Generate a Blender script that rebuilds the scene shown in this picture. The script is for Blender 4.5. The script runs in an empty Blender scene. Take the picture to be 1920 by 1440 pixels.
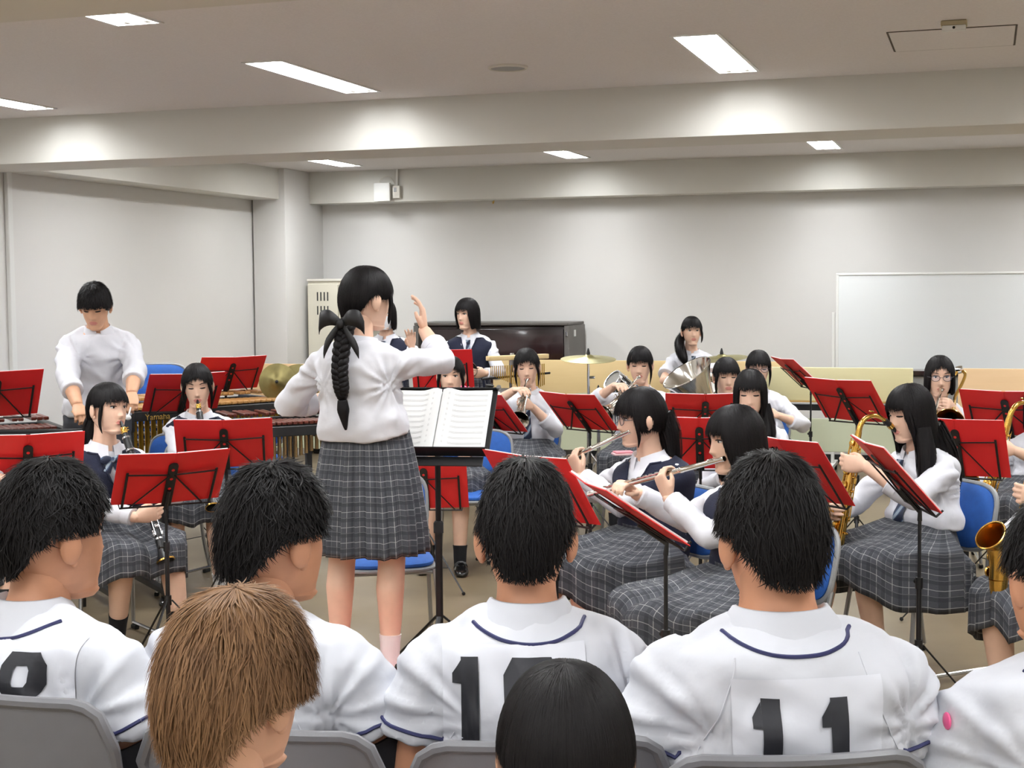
import bpy, bmesh, math, random
import numpy as np
from mathutils import Vector, Matrix
from mathutils.bvhtree import BVHTree

random.seed(7)
RNG = np.random.default_rng(11)
SC = bpy.context.scene
COL = SC.collection
PI = math.pi

# ------------------------------------------------------------------ camera
F_PX, HC = 2750.0, 1.62
YAW, PITCH, ROLL = math.atan(890 / 2750), math.atan(182 / 2750), 0.0085
_f = np.array([-math.sin(YAW) * math.cos(PITCH), math.cos(YAW) * math.cos(PITCH), -math.sin(PITCH)])
_r0 = np.array([math.cos(YAW), math.sin(YAW), 0.0])
_u0 = np.cross(_r0, _f)
CR = math.cos(ROLL) * _r0 - math.sin(ROLL) * _u0
CU = math.cos(ROLL) * _u0 + math.sin(ROLL) * _r0
CF = _f
CAM = np.array([0.0, 0.0, HC])
cam_data = bpy.data.cameras.new('camera')
cam_data.sensor_fit = 'HORIZONTAL'
cam_data.sensor_width = 36.0
cam_data.lens = 36.0 * F_PX / 1920.0
cam_data.clip_start = 0.05
cam = bpy.data.objects.new('camera', cam_data)
COL.objects.link(cam)
cam.matrix_world = Matrix(((CR[0], CU[0], -CF[0], CAM[0]), (CR[1], CU[1], -CF[1], CAM[1]),
                           (CR[2], CU[2], -CF[2], CAM[2]), (0, 0, 0, 1)))
SC.camera = cam

# ------------------------------------------------------------------ world, exposure
world = bpy.data.worlds.new('world')
SC.world = world
world.use_nodes = True
world.node_tree.nodes['Background'].inputs[0].default_value = (0.75, 0.82, 0.9, 1)
world.node_tree.nodes['Background'].inputs[1].default_value = 0.4
SC.view_settings.view_transform = 'Standard'
SC.view_settings.look = 'None'
SC.view_settings.gamma = 1.0
SC.view_settings.use_curve_mapping = False
SC.view_settings.exposure = 0.24
SC.cycles.use_denoising = True
SC.cycles.use_adaptive_sampling = True
SC.cycles.adaptive_threshold = 0.05
SC.cycles.max_bounces = 6
SC.cycles.caustics_reflective = False
SC.cycles.caustics_refractive = False
SC.cycles.diffuse_bounces = 3
SC.cycles.glossy_bounces = 3
SC.cycles.sample_clamp_indirect = 6.0
LAMP_WATTS = 44.0


# a photo position turned into a point of the room: at camera depth d, on height z, on the plane Y
def ray(x, y):
    return CF + CR * (x - 960) / F_PX - CU * (y - 720) / F_PX


def at(x, y, d):
    return CAM + ray(x, y) * d


def at_z(x, y, z):
    r = ray(x, y)
    return CAM + r * (z - HC) / r[2]


def at_y(x, y, Y):
    r = ray(x, y)
    return CAM + r * Y / r[1]


# ------------------------------------------------------------------ mesh helpers
def lin(c):
    return tuple(((v / 255) / 12.92 if v / 255 <= 0.04045 else ((v / 255 + 0.055) / 1.055) ** 2.4) for v in c)


class MB:
    """collects vertices and faces for ONE mesh"""
    def __init__(self):
        self.v, self.f, self.m, self.uv, self.n = [], [], [], [], 0

    def add(self, verts, faces, mat=0, uv=None):
        verts = np.asarray(verts, float).reshape(-1, 3)
        self.v.append(verts)
        n = self.n
        self.f.extend([tuple(i + n for i in q) for q in faces])
        self.m.extend([mat] * len(faces))
        self.uv.append(np.zeros((len(verts), 2)) if uv is None else np.asarray(uv, float).reshape(-1, 2))
        self.n += len(verts)
        return self

    def join(self, other, mat=None):
        for_v = np.concatenate(other.v)
        n = self.n
        self.v.append(for_v)
        self.uv.append(np.concatenate(other.uv))
        self.f.extend([tuple(i + n for i in q) for q in other.f])
        self.m.extend(other.m if mat is None else [mat] * len(other.f))
        self.n += len(for_v)
        return self

    def arr(self):
        return np.concatenate(self.v)

    def xf(self, M):
        a = self.arr()
        M = np.array(M)
        self.v = [a @ M[:3, :3].T + M[:3, 3]]
        self.uv = [np.concatenate(self.uv)]
        return self

    # --- shapes
    def grid(self, P, closed=True, caps=False, mat=0, uv=None):
        P = np.asarray(P, float)
        n, m = P.shape[:2]
        fs = []
        mm = m if closed else m - 1
        for i in range(n - 1):
            a, b = i * m, (i + 1) * m
            for j in range(mm):
                k = (j + 1) % m
                fs.append((a + j, a + k, b + k, b + j))
        if caps:
            fs.append(tuple(range(m - 1, -1, -1)))
            fs.append(tuple(range((n - 1) * m, n * m)))
        return self.add(P.reshape(-1, 3), fs, mat, uv)

    def tube(self, path, r, seg=10, caps=True, mat=0, flat=1.0, up=None):
        path = np.asarray(path, float)
        n = len(path)
        r = np.broadcast_to(np.asarray(r, float), (n,)) if np.ndim(r) <= 1 else np.asarray(r, float)
        rx, ry = (r, r * flat) if r.ndim == 1 else (r[:, 0], r[:, 1])
        t = np.gradient(path, axis=0)
        t /= np.linalg.norm(t, axis=1)[:, None] + 1e-12
        a = np.array(up if up is not None else ((0, 0, 1.0) if abs(t[0][2]) < 0.9 else (0, 1.0, 0)), float)
        x = np.cross(t[0], a)
        x /= np.linalg.norm(x) + 1e-12
        ang = np.linspace(0, 2 * PI, seg, endpoint=False)
        rows = []
        for i in range(n):
            x = x - t[i] * (x @ t[i])
            x /= np.linalg.norm(x) + 1e-12
            y = np.cross(t[i], x)
            rows.append(path[i] + rx[i] * np.cos(ang)[:, None] * x + ry[i] * np.sin(ang)[:, None] * y)
        return self.grid(np.array(rows), True, caps, mat)

    def lathe(self, prof, seg=24, o=(0, 0, 0), ax=(0, 0, 1), caps=False, mat=0):
        """prof: (radius, height) pairs along the axis ax from o"""
        ax = np.array(ax, float)
        ax /= np.linalg.norm(ax)
        x = np.cross(ax, (0, 1.0, 0) if abs(ax[1]) < 0.9 else (1.0, 0, 0))
        x /= np.linalg.norm(x)
        y = np.cross(ax, x)
        ang = np.linspace(0, 2 * PI, seg, endpoint=False)
        ring = np.cos(ang)[:, None] * x + np.sin(ang)[:, None] * y
        rows = [np.array(o) + ax * h + ring * r for r, h in prof]
        return self.grid(np.array(rows), True, caps, mat)

    def ell(self, c, r, seg=14, rings=9, mat=0, R=None):
        q = np.linspace(0.001, PI - 0.001, rings)
        a = np.linspace(0, 2 * PI, seg, endpoint=False)
        P = np.stack([np.sin(q)[:, None] * np.cos(a), np.sin(q)[:, None] * np.sin(a),
                      np.cos(q)[:, None] * np.ones_like(a)], -1) * np.array(r)
        P = P[::-1]
        if R is not None:
            P = P @ np.array(R).T
        return self.grid(P + np.array(c), True, True, mat)

    def box(self, c, s, b=0.0, R=None, mat=0):
        bm = bmesh.new()
        bmesh.ops.create_cube(bm, size=1.0)
        for v in bm.verts:
            v.co = Vector((v.co.x * s[0], v.co.y * s[1], v.co.z * s[2]))
        if b > 0:
            bmesh.ops.bevel(bm, geom=bm.edges[:], offset=min(b, min(s) * 0.45), segments=2 if b > 0.004 else 1,
                            affect='EDGES', profile=0.6)
        bm.verts.index_update()
        V = np.array([v.co for v in bm.verts])
        fs = [tuple(v.index for v in f.verts) for f in bm.faces]
        bm.free()
        if R is not None:
            V = V @ np.array(R).T
        return self.add(V + np.array(c), fs, mat)

    def rod(self, a, b, r, seg=8, mat=0, r2=None):
        return self.tube([a, b], [r, r if r2 is None else r2], seg, True, mat)

    def slab(self, outline, t, mat=0, M=None):
        """flat outline (x, z) with thickness t along y"""
        n = len(outline)
        V = [(x, -t / 2, z) for x, z in outline] + [(x, t / 2, z) for x, z in outline]
        fs = [tuple(range(n)), tuple(range(2 * n - 1, n - 1, -1))]
        fs += [((i + 1) % n, i, n + i, n + (i + 1) % n) for i in range(n)]
        V = np.array(V)
        if M is not None:
            M = np.array(M)
            V = V @ M[:3, :3].T + M[:3, 3]
        return self.add(V, fs, mat)


def mesh_of(name, mb, mats, sharp=35.0):
    me = bpy.data.meshes.new(name)
    me.from_pydata(np.concatenate(mb.v).tolist(), [], mb.f)
    for m in (mats if isinstance(mats, (list, tuple)) else [mats]):
        me.materials.append(m)
    me.polygons.foreach_set('material_index', np.array(mb.m, dtype=np.int32))
    uv = np.concatenate(mb.uv)
    if np.any(uv):
        lay = me.uv_layers.new(name='UVMap')
        li = np.zeros(len(me.loops), dtype=np.int32)
        me.loops.foreach_get('vertex_index', li)
        lay.data.foreach_set('uv', uv[li].ravel())
    me.polygons.foreach_set('use_smooth', np.ones(len(me.polygons), dtype=bool))
    if sharp:
        me.set_sharp_from_angle(angle=math.radians(sharp))
    me.update()
    return me


def mk(name, mb, mats, parent=None, sharp=35.0, label=None, loc=None):
    o = bpy.data.objects.new(name, mesh_of(name, mb, mats, sharp))
    COL.objects.link(o)
    if parent is not None:
        o.parent = parent
    if label:
        o['label'] = label
    if loc is not None:
        o.location = loc
    return o


def share(name, me, parent, M=None):
    o = bpy.data.objects.new(name, me)
    COL.objects.link(o)
    o.parent = parent
    if M is not None:
        o.matrix_local = M
    return o


def tag(o, label, cat, group=None):
    o['label'] = label
    o['category'] = cat
    if group:
        o['group'] = group
    return o


def thing(name, label, cat, loc=(0, 0, 0), rz=0.0, group=None, M=None):
    o = bpy.data.objects.new(name, None)
    o.empty_display_size = 0.1
    COL.objects.link(o)
    if M is not None:
        o.matrix_world = Matrix([list(map(float, r)) for r in M])
    else:
        o.location = tuple(float(v) for v in loc)
        o.rotation_euler = (0, 0, rz)
    return tag(o, label, cat, group)


def struct(name, mb, mats, parent=None, sharp=35.0):
    o = mk(name, mb, mats, parent, sharp)
    if parent is None:
        o['kind'] = 'structure'
    return o


def frame(o, z=None, y=None, x=None):
    """4x4 with the given axis (and a rough second one)"""
    def nrm(v):
        v = np.array(v, float)
        return v / (np.linalg.norm(v) + 1e-12)
    if z is not None and y is not None:
        z = nrm(z); x_ = nrm(np.cross(y, z)); y_ = np.cross(z, x_)
    elif y is not None and x is not None:
        y_ = nrm(y); z = nrm(np.cross(x, y_)); x_ = np.cross(y_, z)
    elif z is not None:
        z = nrm(z); a = (0, 1, 0) if abs(z[1]) < .9 else (1, 0, 0)
        x_ = nrm(np.cross(a, z)); y_ = np.cross(z, x_)
    M = np.eye(4)
    M[:3, 0], M[:3, 1], M[:3, 2], M[:3, 3] = x_, y_, z, o
    return M


def rotz(a):
    c, s = math.cos(a), math.sin(a)
    return np.array([[c, -s, 0], [s, c, 0], [0, 0, 1.0]])


def euler(yaw=0, pitch=0, roll=0):
    """degrees: yaw left, pitch up, roll towards the right shoulder; forward is +y"""
    y, p, r = (math.radians(v) for v in (yaw, pitch, roll))
    Rx = np.array([[1, 0, 0], [0, math.cos(p), -math.sin(p)], [0, math.sin(p), math.cos(p)]])
    Ry = np.array([[math.cos(r), 0, math.sin(r)], [0, 1, 0], [-math.sin(r), 0, math.cos(r)]])
    return rotz(y) @ Rx @ Ry


def spline(pts, n):
    """smooth curve through points"""
    pts = np.asarray(pts, float)
    k = len(pts)
    t = np.linspace(0, k - 1, n)
    out = []
    for u in t:
        i = min(int(u), k - 2)
        f = u - i
        p0, p1, p2, p3 = pts[max(i - 1, 0)], pts[i], pts[i + 1], pts[min(i + 2, k - 1)]
        out.append(0.5 * ((2 * p1) + (-p0 + p2) * f + (2 * p0 - 5 * p1 + 4 * p2 - p3) * f * f + (-p0 + 3 * p1 - 3 * p2 + p3) * f ** 3))
    return np.array(out)


# voxel union of overlapping closed shells into one continuous skin
TMP = bpy.data.scenes.new('build')


def remesh(mb, voxel, smooth=3, factor=0.5):
    me = bpy.data.meshes.new('tmp')
    me.from_pydata(np.concatenate(mb.v).tolist(), [], mb.f)
    o = bpy.data.objects.new('tmp', me)
    TMP.collection.objects.link(o)
    m = o.modifiers.new('r', 'REMESH')
    m.mode = 'VOXEL'
    m.voxel_size = voxel
    if smooth:
        s = o.modifiers.new('s', 'SMOOTH')
        s.factor = factor
        s.iterations = smooth
    with bpy.context.temp_override(scene=TMP, view_layer=TMP.view_layers[0]):
        dg = bpy.context.evaluated_depsgraph_get()
    ev = o.evaluated_get(dg)
    em = ev.to_mesh()
    nv, nf = len(em.vertices), len(em.polygons)
    V = np.zeros(nv * 3)
    em.vertices.foreach_get('co', V)
    N = np.zeros(nv * 3)
    em.vertices.foreach_get('normal', N)
    fs = np.zeros(nf * 4, dtype=np.int32)
    if len(em.loops) == nf * 4:
        em.loops.foreach_get('vertex_index', fs)
        fs = [tuple(q) for q in fs.reshape(-1, 4).tolist()]
    else:
        fs = [tuple(p.vertices) for p in em.polygons]
    ev.to_mesh_clear()
    bpy.data.objects.remove(o)
    bpy.data.meshes.remove(me)
    return V.reshape(-1, 3), fs, N.reshape(-1, 3)


# ------------------------------------------------------------------ materials
def mat(name, rgb, rough=0.6, metal=0.0, var=0.0, vscale=6.0, bump=0.0, bscale=60.0, spec=0.5, coat=0.0,
        sss=0.0, emit=None, estr=0.0, rgb2=None, alpha=None):
    m = bpy.data.materials.new(name)
    m.use_nodes = True
    nt = m.node_tree
    b = nt.nodes['Principled BSDF']
    c = lin(rgb)
    b.inputs['Base Color'].default_value = (*c, 1)
    b.inputs['Roughness'].default_value = rough
    b.inputs['Metallic'].default_value = metal
    b.inputs['Specular IOR Level'].default_value = spec
    if coat:
        b.inputs['Coat Weight'].default_value = coat
        b.inputs['Coat Roughness'].default_value = 0.08
    if sss:
        b.inputs['Subsurface Weight'].default_value = sss
        b.inputs['Subsurface Radius'].default_value = (0.012, 0.005, 0.003)
        b.inputs['Subsurface Scale'].default_value = 1.0
    if emit is not None:
        b.inputs['Emission Color'].default_value = (*lin(emit), 1)
        b.inputs['Emission Strength'].default_value = estr
    tc = nt.nodes.new('ShaderNodeTexCoord')
    if var or rgb2 is not None:
        n = nt.nodes.new('ShaderNodeTexNoise')
        n.inputs['Scale'].default_value = vscale
        n.inputs['Detail'].default_value = 4
        nt.links.new(tc.outputs['Object'], n.inputs['Vector'])
        mx = nt.nodes.new('ShaderNodeMix')
        mx.data_type = 'RGBA'
        c2 = lin(rgb2) if rgb2 is not None else tuple(v * (1 + var) for v in c)
        c1 = c if rgb2 is not None else tuple(v * (1 - var) for v in c)
        mx.inputs[6].default_value = (*c1, 1)
        mx.inputs[7].default_value = (*c2, 1)
        rp = nt.nodes.new('ShaderNodeMapRange')
        rp.inputs[1].default_value = 0.3
        rp.inputs[2].default_value = 0.7
        nt.links.new(n.outputs['Fac'], rp.inputs[0])
        nt.links.new(rp.outputs[0], mx.inputs[0])
        nt.links.new(mx.outputs[2], b.inputs['Base Color'])
    if bump:
        n2 = nt.nodes.new('ShaderNodeTexNoise')
        n2.inputs['Scale'].default_value = bscale
        n2.inputs['Detail'].default_value = 3
        nt.links.new(tc.outputs['Object'], n2.inputs['Vector'])
        bp = nt.nodes.new('ShaderNodeBump')
        bp.inputs['Strength'].default_value = bump
        bp.inputs['Distance'].default_value = 0.01
        nt.links.new(n2.outputs['Fac'], bp.inputs['Height'])
        nt.links.new(bp.outputs[0], b.inputs['Normal'])
    return m


def nodes_of(m):
    return m.node_tree, m.node_tree.nodes['Principled BSDF']


def wood_mat(name, c1, c2, axis=(1, 8, 8), rough=0.45, scale=3.0):
    m = mat(name, c1, rough)
    nt, b = nodes_of(m)
    tc = nt.nodes.new('ShaderNodeTexCoord')
    mp = nt.nodes.new('ShaderNodeMapping')
    mp.inputs['Scale'].default_value = axis
    n = nt.nodes.new('ShaderNodeTexNoise')
    n.inputs['Scale'].default_value = scale
    n.inputs['Detail'].default_value = 6
    n.inputs['Distortion'].default_value = 0.6
    mx = nt.nodes.new('ShaderNodeMix')
    mx.data_type = 'RGBA'
    mx.inputs[6].default_value = (*lin(c1), 1)
    mx.inputs[7].default_value = (*lin(c2), 1)
    nt.links.new(tc.outputs['Object'], mp.inputs[0])
    nt.links.new(mp.outputs[0], n.inputs['Vector'])
    nt.links.new(n.outputs['Fac'], mx.inputs[0])
    nt.links.new(mx.outputs[2], b.inputs['Base Color'])
    return m


def plaid_mat(name):
    """grey school tartan with pale and dark thread lines, laid on the cloth's own UV (metres)"""
    m = mat(name, (66, 68, 74), 0.85)
    nt, b = nodes_of(m)
    uv = nt.nodes.new('ShaderNodeUVMap')
    sp = nt.nodes.new('ShaderNodeSeparateXYZ')
    nt.links.new(uv.outputs[0], sp.inputs[0])

    def math_(op, a, v=None, w=None):
        n = nt.nodes.new('ShaderNodeMath')
        n.operation = op
        for k, q in enumerate((a, v, w)):
            if q is None:
                continue
            if isinstance(q, (int, float)):
                n.inputs[k].default_value = q
            else:
                nt.links.new(q, n.inputs[k])
        return n.outputs[0]

    def line(src, period, off, width):
        fr = math_('FRACT', math_('ADD', math_('MULTIPLY', src, 1 / period), off))
        d = math_('ABSOLUTE', math_('SUBTRACT', fr, 0.5))
        return math_('LESS_THAN', d, width / period / 2)

    cur = None
    base = nt.nodes.new('ShaderNodeTexNoise')
    base.inputs['Scale'].default_value = 300
    nt.links.new(uv.outputs[0], base.inputs['Vector'])
    mx = nt.nodes.new('ShaderNodeMix')
    mx.data_type = 'RGBA'
    mx.inputs[6].default_value = (*lin((60, 62, 68)), 1)
    mx.inputs[7].default_value = (*lin((84, 86, 92)), 1)
    nt.links.new(base.outputs['Fac'], mx.inputs[0])
    cur = mx.outputs[2]
    for src in (sp.outputs[0], sp.outputs[1]):
        for per, off, wd, colr, fac in ((0.056, 0.0, 0.016, (46, 48, 56), 0.6), (0.056, 0.5, 0.0022, (186, 187, 186), 0.62),
                                        (0.056, 0.12, 0.0018, (140, 142, 144), 0.5)):
            f = math_('MULTIPLY', line(src, per, off, wd), fac)
            q = nt.nodes.new('ShaderNodeMix')
            q.data_type = 'RGBA'
            nt.links.new(f, q.inputs[0])
            nt.links.new(cur, q.inputs[6])
            q.inputs[7].default_value = (*lin(colr), 1)
            cur = q.outputs[2]
    nt.links.new(cur, b.inputs['Base Color'])
    return m


def stripe_mat(name, c1, c2, c3):
    m = mat(name, c1, 0.6)
    nt, b = nodes_of(m)
    tc = nt.nodes.new('ShaderNodeTexCoord')
    w = nt.nodes.new('ShaderNodeTexWave')
    w.inputs['Scale'].default_value = 9
    w.bands_direction = 'DIAGONAL'
    nt.links.new(tc.outputs['Object'], w.inputs['Vector'])
    r = nt.nodes.new('ShaderNodeValToRGB')
    r.color_ramp.interpolation = 'CONSTANT'
    e = r.color_ramp.elements
    e[0].position, e[0].color = 0.0, (*lin(c1), 1)
    e[1].position, e[1].color = 0.62, (*lin(c2), 1)
    x = e.new(0.86)
    x.color = (*lin(c3), 1)
    nt.links.new(w.outputs['Color'], r.inputs[0])
    nt.links.new(r.outputs[0], b.inputs['Base Color'])
    return m


def hair_mat(name, c1, c2, rough=0.42):
    m = mat(name, c1, rough, spec=0.16)
    nt, b = nodes_of(m)
    tc = nt.nodes.new('ShaderNodeTexCoord')
    n = nt.nodes.new('ShaderNodeTexNoise')
    n.inputs['Scale'].default_value = 55
    mp = nt.nodes.new('ShaderNodeMapping')
    mp.inputs['Scale'].default_value = (1, 1, 0.15)
    mx = nt.nodes.new('ShaderNodeMix')
    mx.data_type = 'RGBA'
    mx.inputs[6].default_value = (*lin(c1), 1)
    mx.inputs[7].default_value = (*lin(c2), 1)
    nt.links.new(tc.outputs['Object'], mp.inputs[0])
    nt.links.new(mp.outputs[0], n.inputs['Vector'])
    nt.links.new(n.outputs['Fac'], mx.inputs[0])
    nt.links.new(mx.outputs[2], b.inputs['Base Color'])
    return m


_lampmat = None
M_ = dict(
    wall=mat('wall_paint', (231, 229, 226), 0.85, var=0.012, vscale=1.5, bump=0.03, bscale=120),
    ceiling=mat('ceiling_board', (238, 234, 233), 0.95, var=0.03, vscale=90, bump=0.15, bscale=140),
    beam=mat('beam_paint', (226, 224, 217), 0.85, var=0.015, vscale=2.0),
    floor=mat('vinyl_floor', (134, 120, 96), 0.36, rgb2=(114, 100, 78), vscale=1.6, bump=0.03, bscale=18),
    white=mat('white_enamel', (236, 236, 233), 0.4),
    offwhite=mat('off_white_plastic', (222, 218, 208), 0.5),
    lamp=mat('fluorescent_tube', (255, 255, 255), 0.4, emit=(255, 253, 250), estr=8.0),
    trough=mat('lamp_reflector', (250, 250, 250), 0.35),
    groove=mat('seam_dark', (92, 84, 76), 0.9),
    cabinet=mat('cabinet_steel', (222, 217, 200), 0.5, var=0.01),
    dark=mat('black_recess', (24, 24, 26), 0.7),
    black=mat('black_enamel', (20, 20, 22), 0.42),
    blackmatte=mat('black_matte', (26, 26, 28), 0.7),
    chrome=mat('chrome', (215, 216, 220), 0.16, 1.0),
    silverpl=mat('silver_plate', (226, 222, 214), 0.14, 1.0),
    steel=mat('satin_steel', (168, 170, 172), 0.35, 0.9),
    brass=mat('gold_lacquer', (222, 176, 88), 0.18, 1.0, var=0.08, vscale=20),
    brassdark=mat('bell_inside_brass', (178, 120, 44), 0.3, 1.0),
    bronze=mat('cymbal_bronze', (176, 168, 118), 0.34, 0.85, var=0.1, vscale=14),
    bronzedark=mat('cymbal_dull', (128, 118, 76), 0.42, 0.8, var=0.15, vscale=16),
    redfolder=mat('red_folder', (232, 42, 44), 0.45, var=0.05, vscale=3),
    paper=mat('paper', (228, 228, 227), 0.7),
    bluefab=mat('blue_upholstery', (38, 92, 172), 0.75, var=0.08, vscale=40, bump=0.1, bscale=300),
    greyplast=mat('grey_chair_plastic', (112, 112, 116), 0.42, var=0.02, vscale=30, bump=0.03, bscale=260),
    greyedge=mat('chair_rim', (152, 154, 156), 0.4, 0.2),
    rubber=mat('black_rubber', (18, 18, 18), 0.8),
    maple=wood_mat('maple_board', (240, 214, 160), (232, 202, 146), (0.6, 6, 8)),
    paleboard=wood_mat('pale_board', (238, 230, 184), (232, 222, 172), (0.6, 6, 8)),
    peach=wood_mat('peach_board', (242, 208, 164), (234, 198, 152), (0.6, 6, 8)),
    edge=mat('board_edge', (206, 164, 92), 0.5),
    modesty=mat('modesty_panel', (206, 212, 184), 0.5),
    podium=wood_mat('podium_wood', (176, 122, 56), (150, 98, 40), (1.0, 10, 10)),
    carpet=mat('red_carpet', (206, 72, 84), 0.95, rgb2=(232, 122, 128), vscale=45, bump=0.4, bscale=220),
    piano=mat('dark_mahogany', (48, 20, 22), 0.22, rgb2=(30, 12, 14), vscale=4, coat=0.5),
    pianoside=mat('piano_cover_grey', (92, 88, 84), 0.5),
    rosewood=wood_mat('rosewood_bar', (104, 44, 30), (70, 26, 18), (8, 1, 8), 0.28, 6),
    rosewood2=wood_mat('padauk_bar', (196, 150, 92), (170, 122, 66), (8, 1, 8), 0.3, 6),
    alubar=mat('aluminium_bar', (196, 198, 202), 0.28, 0.85),
    goldtube=mat('gold_resonator', (206, 164, 64), 0.3, 0.9),
    brasstube=mat('tan_resonator', (176, 146, 100), 0.35, 0.8),
    skin=mat('skin_fair', (238, 196, 170), 0.5, var=0.03, vscale=25, rgb2=None),
    skin_leg=mat('skin_legs', (214, 160, 132), 0.5, var=0.04, vscale=20),
    skintan=mat('skin_tanned', (204, 146, 112), 0.5, var=0.05, vscale=25),
    skinboy=mat('skin_boy', (226, 174, 140), 0.5, var=0.04, vscale=25),
    lip=mat('lips', (216, 140, 128), 0.5),
    eyewhite=mat('eye_white', (236, 232, 230), 0.3),
    eyedark=mat('eye_dark', (26, 18, 16), 0.3),
    brow=mat('eyebrow', (58, 42, 36), 0.8),
    shirt=mat('white_shirt_cotton', (228, 228, 235), 0.8, bump=0.12, bscale=30),
    jersey=mat('white_jersey', (207, 209, 216), 0.75, bump=0.1, bscale=26),
    patch=mat('number_cloth', (219, 221, 229), 0.7, bump=0.08, bscale=26),
    number=mat('number_black', (28, 29, 36), 0.6),
    piping=mat('navy_piping', (34, 38, 84), 0.6),
    vest=mat('navy_knit', (24, 28, 50), 0.9, var=0.12, vscale=120, bump=0.25, bscale=260),
    trousers=mat('charcoal_trousers', (58, 60, 66), 0.85, var=0.06, vscale=60),
    blackcloth=mat('black_undershirt', (18, 18, 24), 0.7),
    cream=mat('cream_trousers', (232, 222, 200), 0.8, var=0.03, vscale=12),
    plaid=plaid_mat('grey_tartan'),
    tie=stripe_mat('striped_tie', (30, 38, 62), (60, 78, 108), (150, 164, 178)),
    sockblack=mat('black_sock', (20, 20, 24), 0.9),
    sockwhite=mat('white_sock', (240, 238, 236), 0.9, bump=0.2, bscale=160),
    shoe=mat('black_leather', (16, 15, 16), 0.18, coat=0.4),
    hair=hair_mat('black_hair', (10, 8, 9), (22, 18, 19), .5),
    hairbrown=hair_mat('light_brown_hair', (80, 55, 37), (146, 110, 76), 0.5),
    hairdark=hair_mat('soft_black_hair', (11, 9, 10), (22, 19, 19), 0.55),
    ribbon=mat('black_ribbon', (18, 17, 20), 0.55),
    maskw=mat('face_mask', (240, 241, 244), 0.8, bump=0.1, bscale=60),
    glassframe=mat('spectacle_frame', (40, 34, 44), 0.3),
    lens=mat('spectacle_lens', (200, 210, 240), 0.05),
    pink=mat('pink_plastic', (240, 96, 150), 0.4),
    green=mat('pale_green_bottle', (206, 216, 196), 0.5),
    board=mat('whiteboard_face', (232, 235, 236), 0.25, spec=0.5),
    wrapclear=mat('clear_acetate', (222, 226, 228), 0.15),
    drumshell=mat('black_drum_shell', (22, 20, 24), 0.25, coat=0.4),
    drumhead=mat('drum_head', (232, 230, 222), 0.6),
    sticker=mat('sticker_white', (232, 232, 230), 0.6),
    staff=mat('staff_ink', (176, 176, 176), .8),
    ink=mat('print_ink', (70, 70, 74), 0.8),
    gold=mat('gold_print', (214, 176, 92), 0.4, 0.6),
)
_nt, _b = nodes_of(M_['lens'])
_b.inputs['Alpha'].default_value = 0.16
M_['lamp'].cycles.emission_sampling = 'NONE'
# ------------------------------------------------------------------ the room
CZ = 2.76
X0, X1, Y0, Y1 = -6.95, 5.2, -3.2, 13.5
LX = [-5.66, -3.47, -1.28, 0.91, 3.1]
LY = [-2.12, 0.24, 2.6, 4.96, 7.32, 9.68, 12.05]
LW, LL = 0.20, 1.22
COLX, COLY = at_y(580, 380, 13.2)[0], None
_d = ray(535, 450)
COLY = float(CAM[1] + _d[1] * (COLX / _d[0]))
COLXL = float(at_y(475, 450, COLY)[0])
X0 = COLXL - 0.02

mb = MB().box(((X0 + X1) / 2, (Y0 + Y1) / 2, -0.05), (X1 - X0 + .4, Y1 - Y0 + .4, 0.1))
struct('floor', mb, M_['floor'])
# fine seams between the vinyl sheets
fl = bpy.data.objects['floor']

# ceiling: boards between the recessed lamps, so that each lamp sits in a real opening
def ceil_strip(m, xa, xb, ya, yb):
    m.box(((xa + xb) / 2, (ya + yb) / 2, CZ + 0.06), (xb - xa, yb - ya, 0.12))


m = MB()
ys = [Y0 - .1]
for y in LY:
    ys += [y - LL / 2, y + LL / 2]
ys.append(Y1 + .1)
for k in range(len(ys) - 1):
    if k % 2 == 0:
        ceil_strip(m, X0 - .1, X1 + .1, ys[k], ys[k + 1])
    else:
        xs = [X0 - .1]
        for x in LX:
            xs += [x - LW / 2, x + LW / 2]
        xs.append(X1 + .1)
        for q in range(0, len(xs), 2):
            ceil_strip(m, xs[q], xs[q + 1], ys[k], ys[k + 1])
struct('ceiling', m, M_['ceiling'], sharp=20)

struct('wall_back', MB().box(((X0 + X1) / 2, Y1 + .06, 1.45), (X1 - X0 + .3, .12, 2.95)), M_['wall'])
struct('wall_left', MB().box((X0 - .06, (Y0 + Y1) / 2, 1.45), (.12, Y1 - Y0 + .3, 2.95)), M_['wall'])
struct('wall_right', MB().box((X1 + .06, (Y0 + Y1) / 2, 1.45), (.12, Y1 - Y0 + .3, 2.95)), M_['wall'])
struct('wall_front', MB().box(((X0 + X1) / 2, Y0 - .06, 1.45), (X1 - X0 + .3, .12, 2.95)), M_['wall'])
# beams and the corner column
struct('trim_1', MB().box(((X0 + X1) / 2, 8.3 + .28, 2.46 + .155), (X1 - X0, .56, .31), .006), M_['beam'])
struct('trim_2', MB().box(((COLX + X1) / 2, (13.2 + Y1) / 2, 2.45 + .16), (X1 - COLX, Y1 - 13.2, .32), .005), M_['beam'])
LBX = X0 + 0.30
struct('trim_3', MB().box((X0 + .15, (8.86 + COLY) / 2 + .02, 2.47 + .15), (.30, COLY - 8.86 - .04, .30), .005), M_['beam'])
struct('trim_4', MB().box(((X0 + X1) / 2, 3.98, 2.5 + .135), (X1 - X0, .32, .27), .005), M_['beam'])
struct('trim_5', MB().box(((COLX + COLXL) / 2, (COLY + Y1) / 2, 1.38), (COLX - COLXL, Y1 - COLY, 2.76), .006), M_['wall'])
struct('baseboard_back', MB().box(((COLX + X1) / 2, Y1 - .006, .04), (X1 - COLX, .012, .08), .003), M_['dark'])
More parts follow.
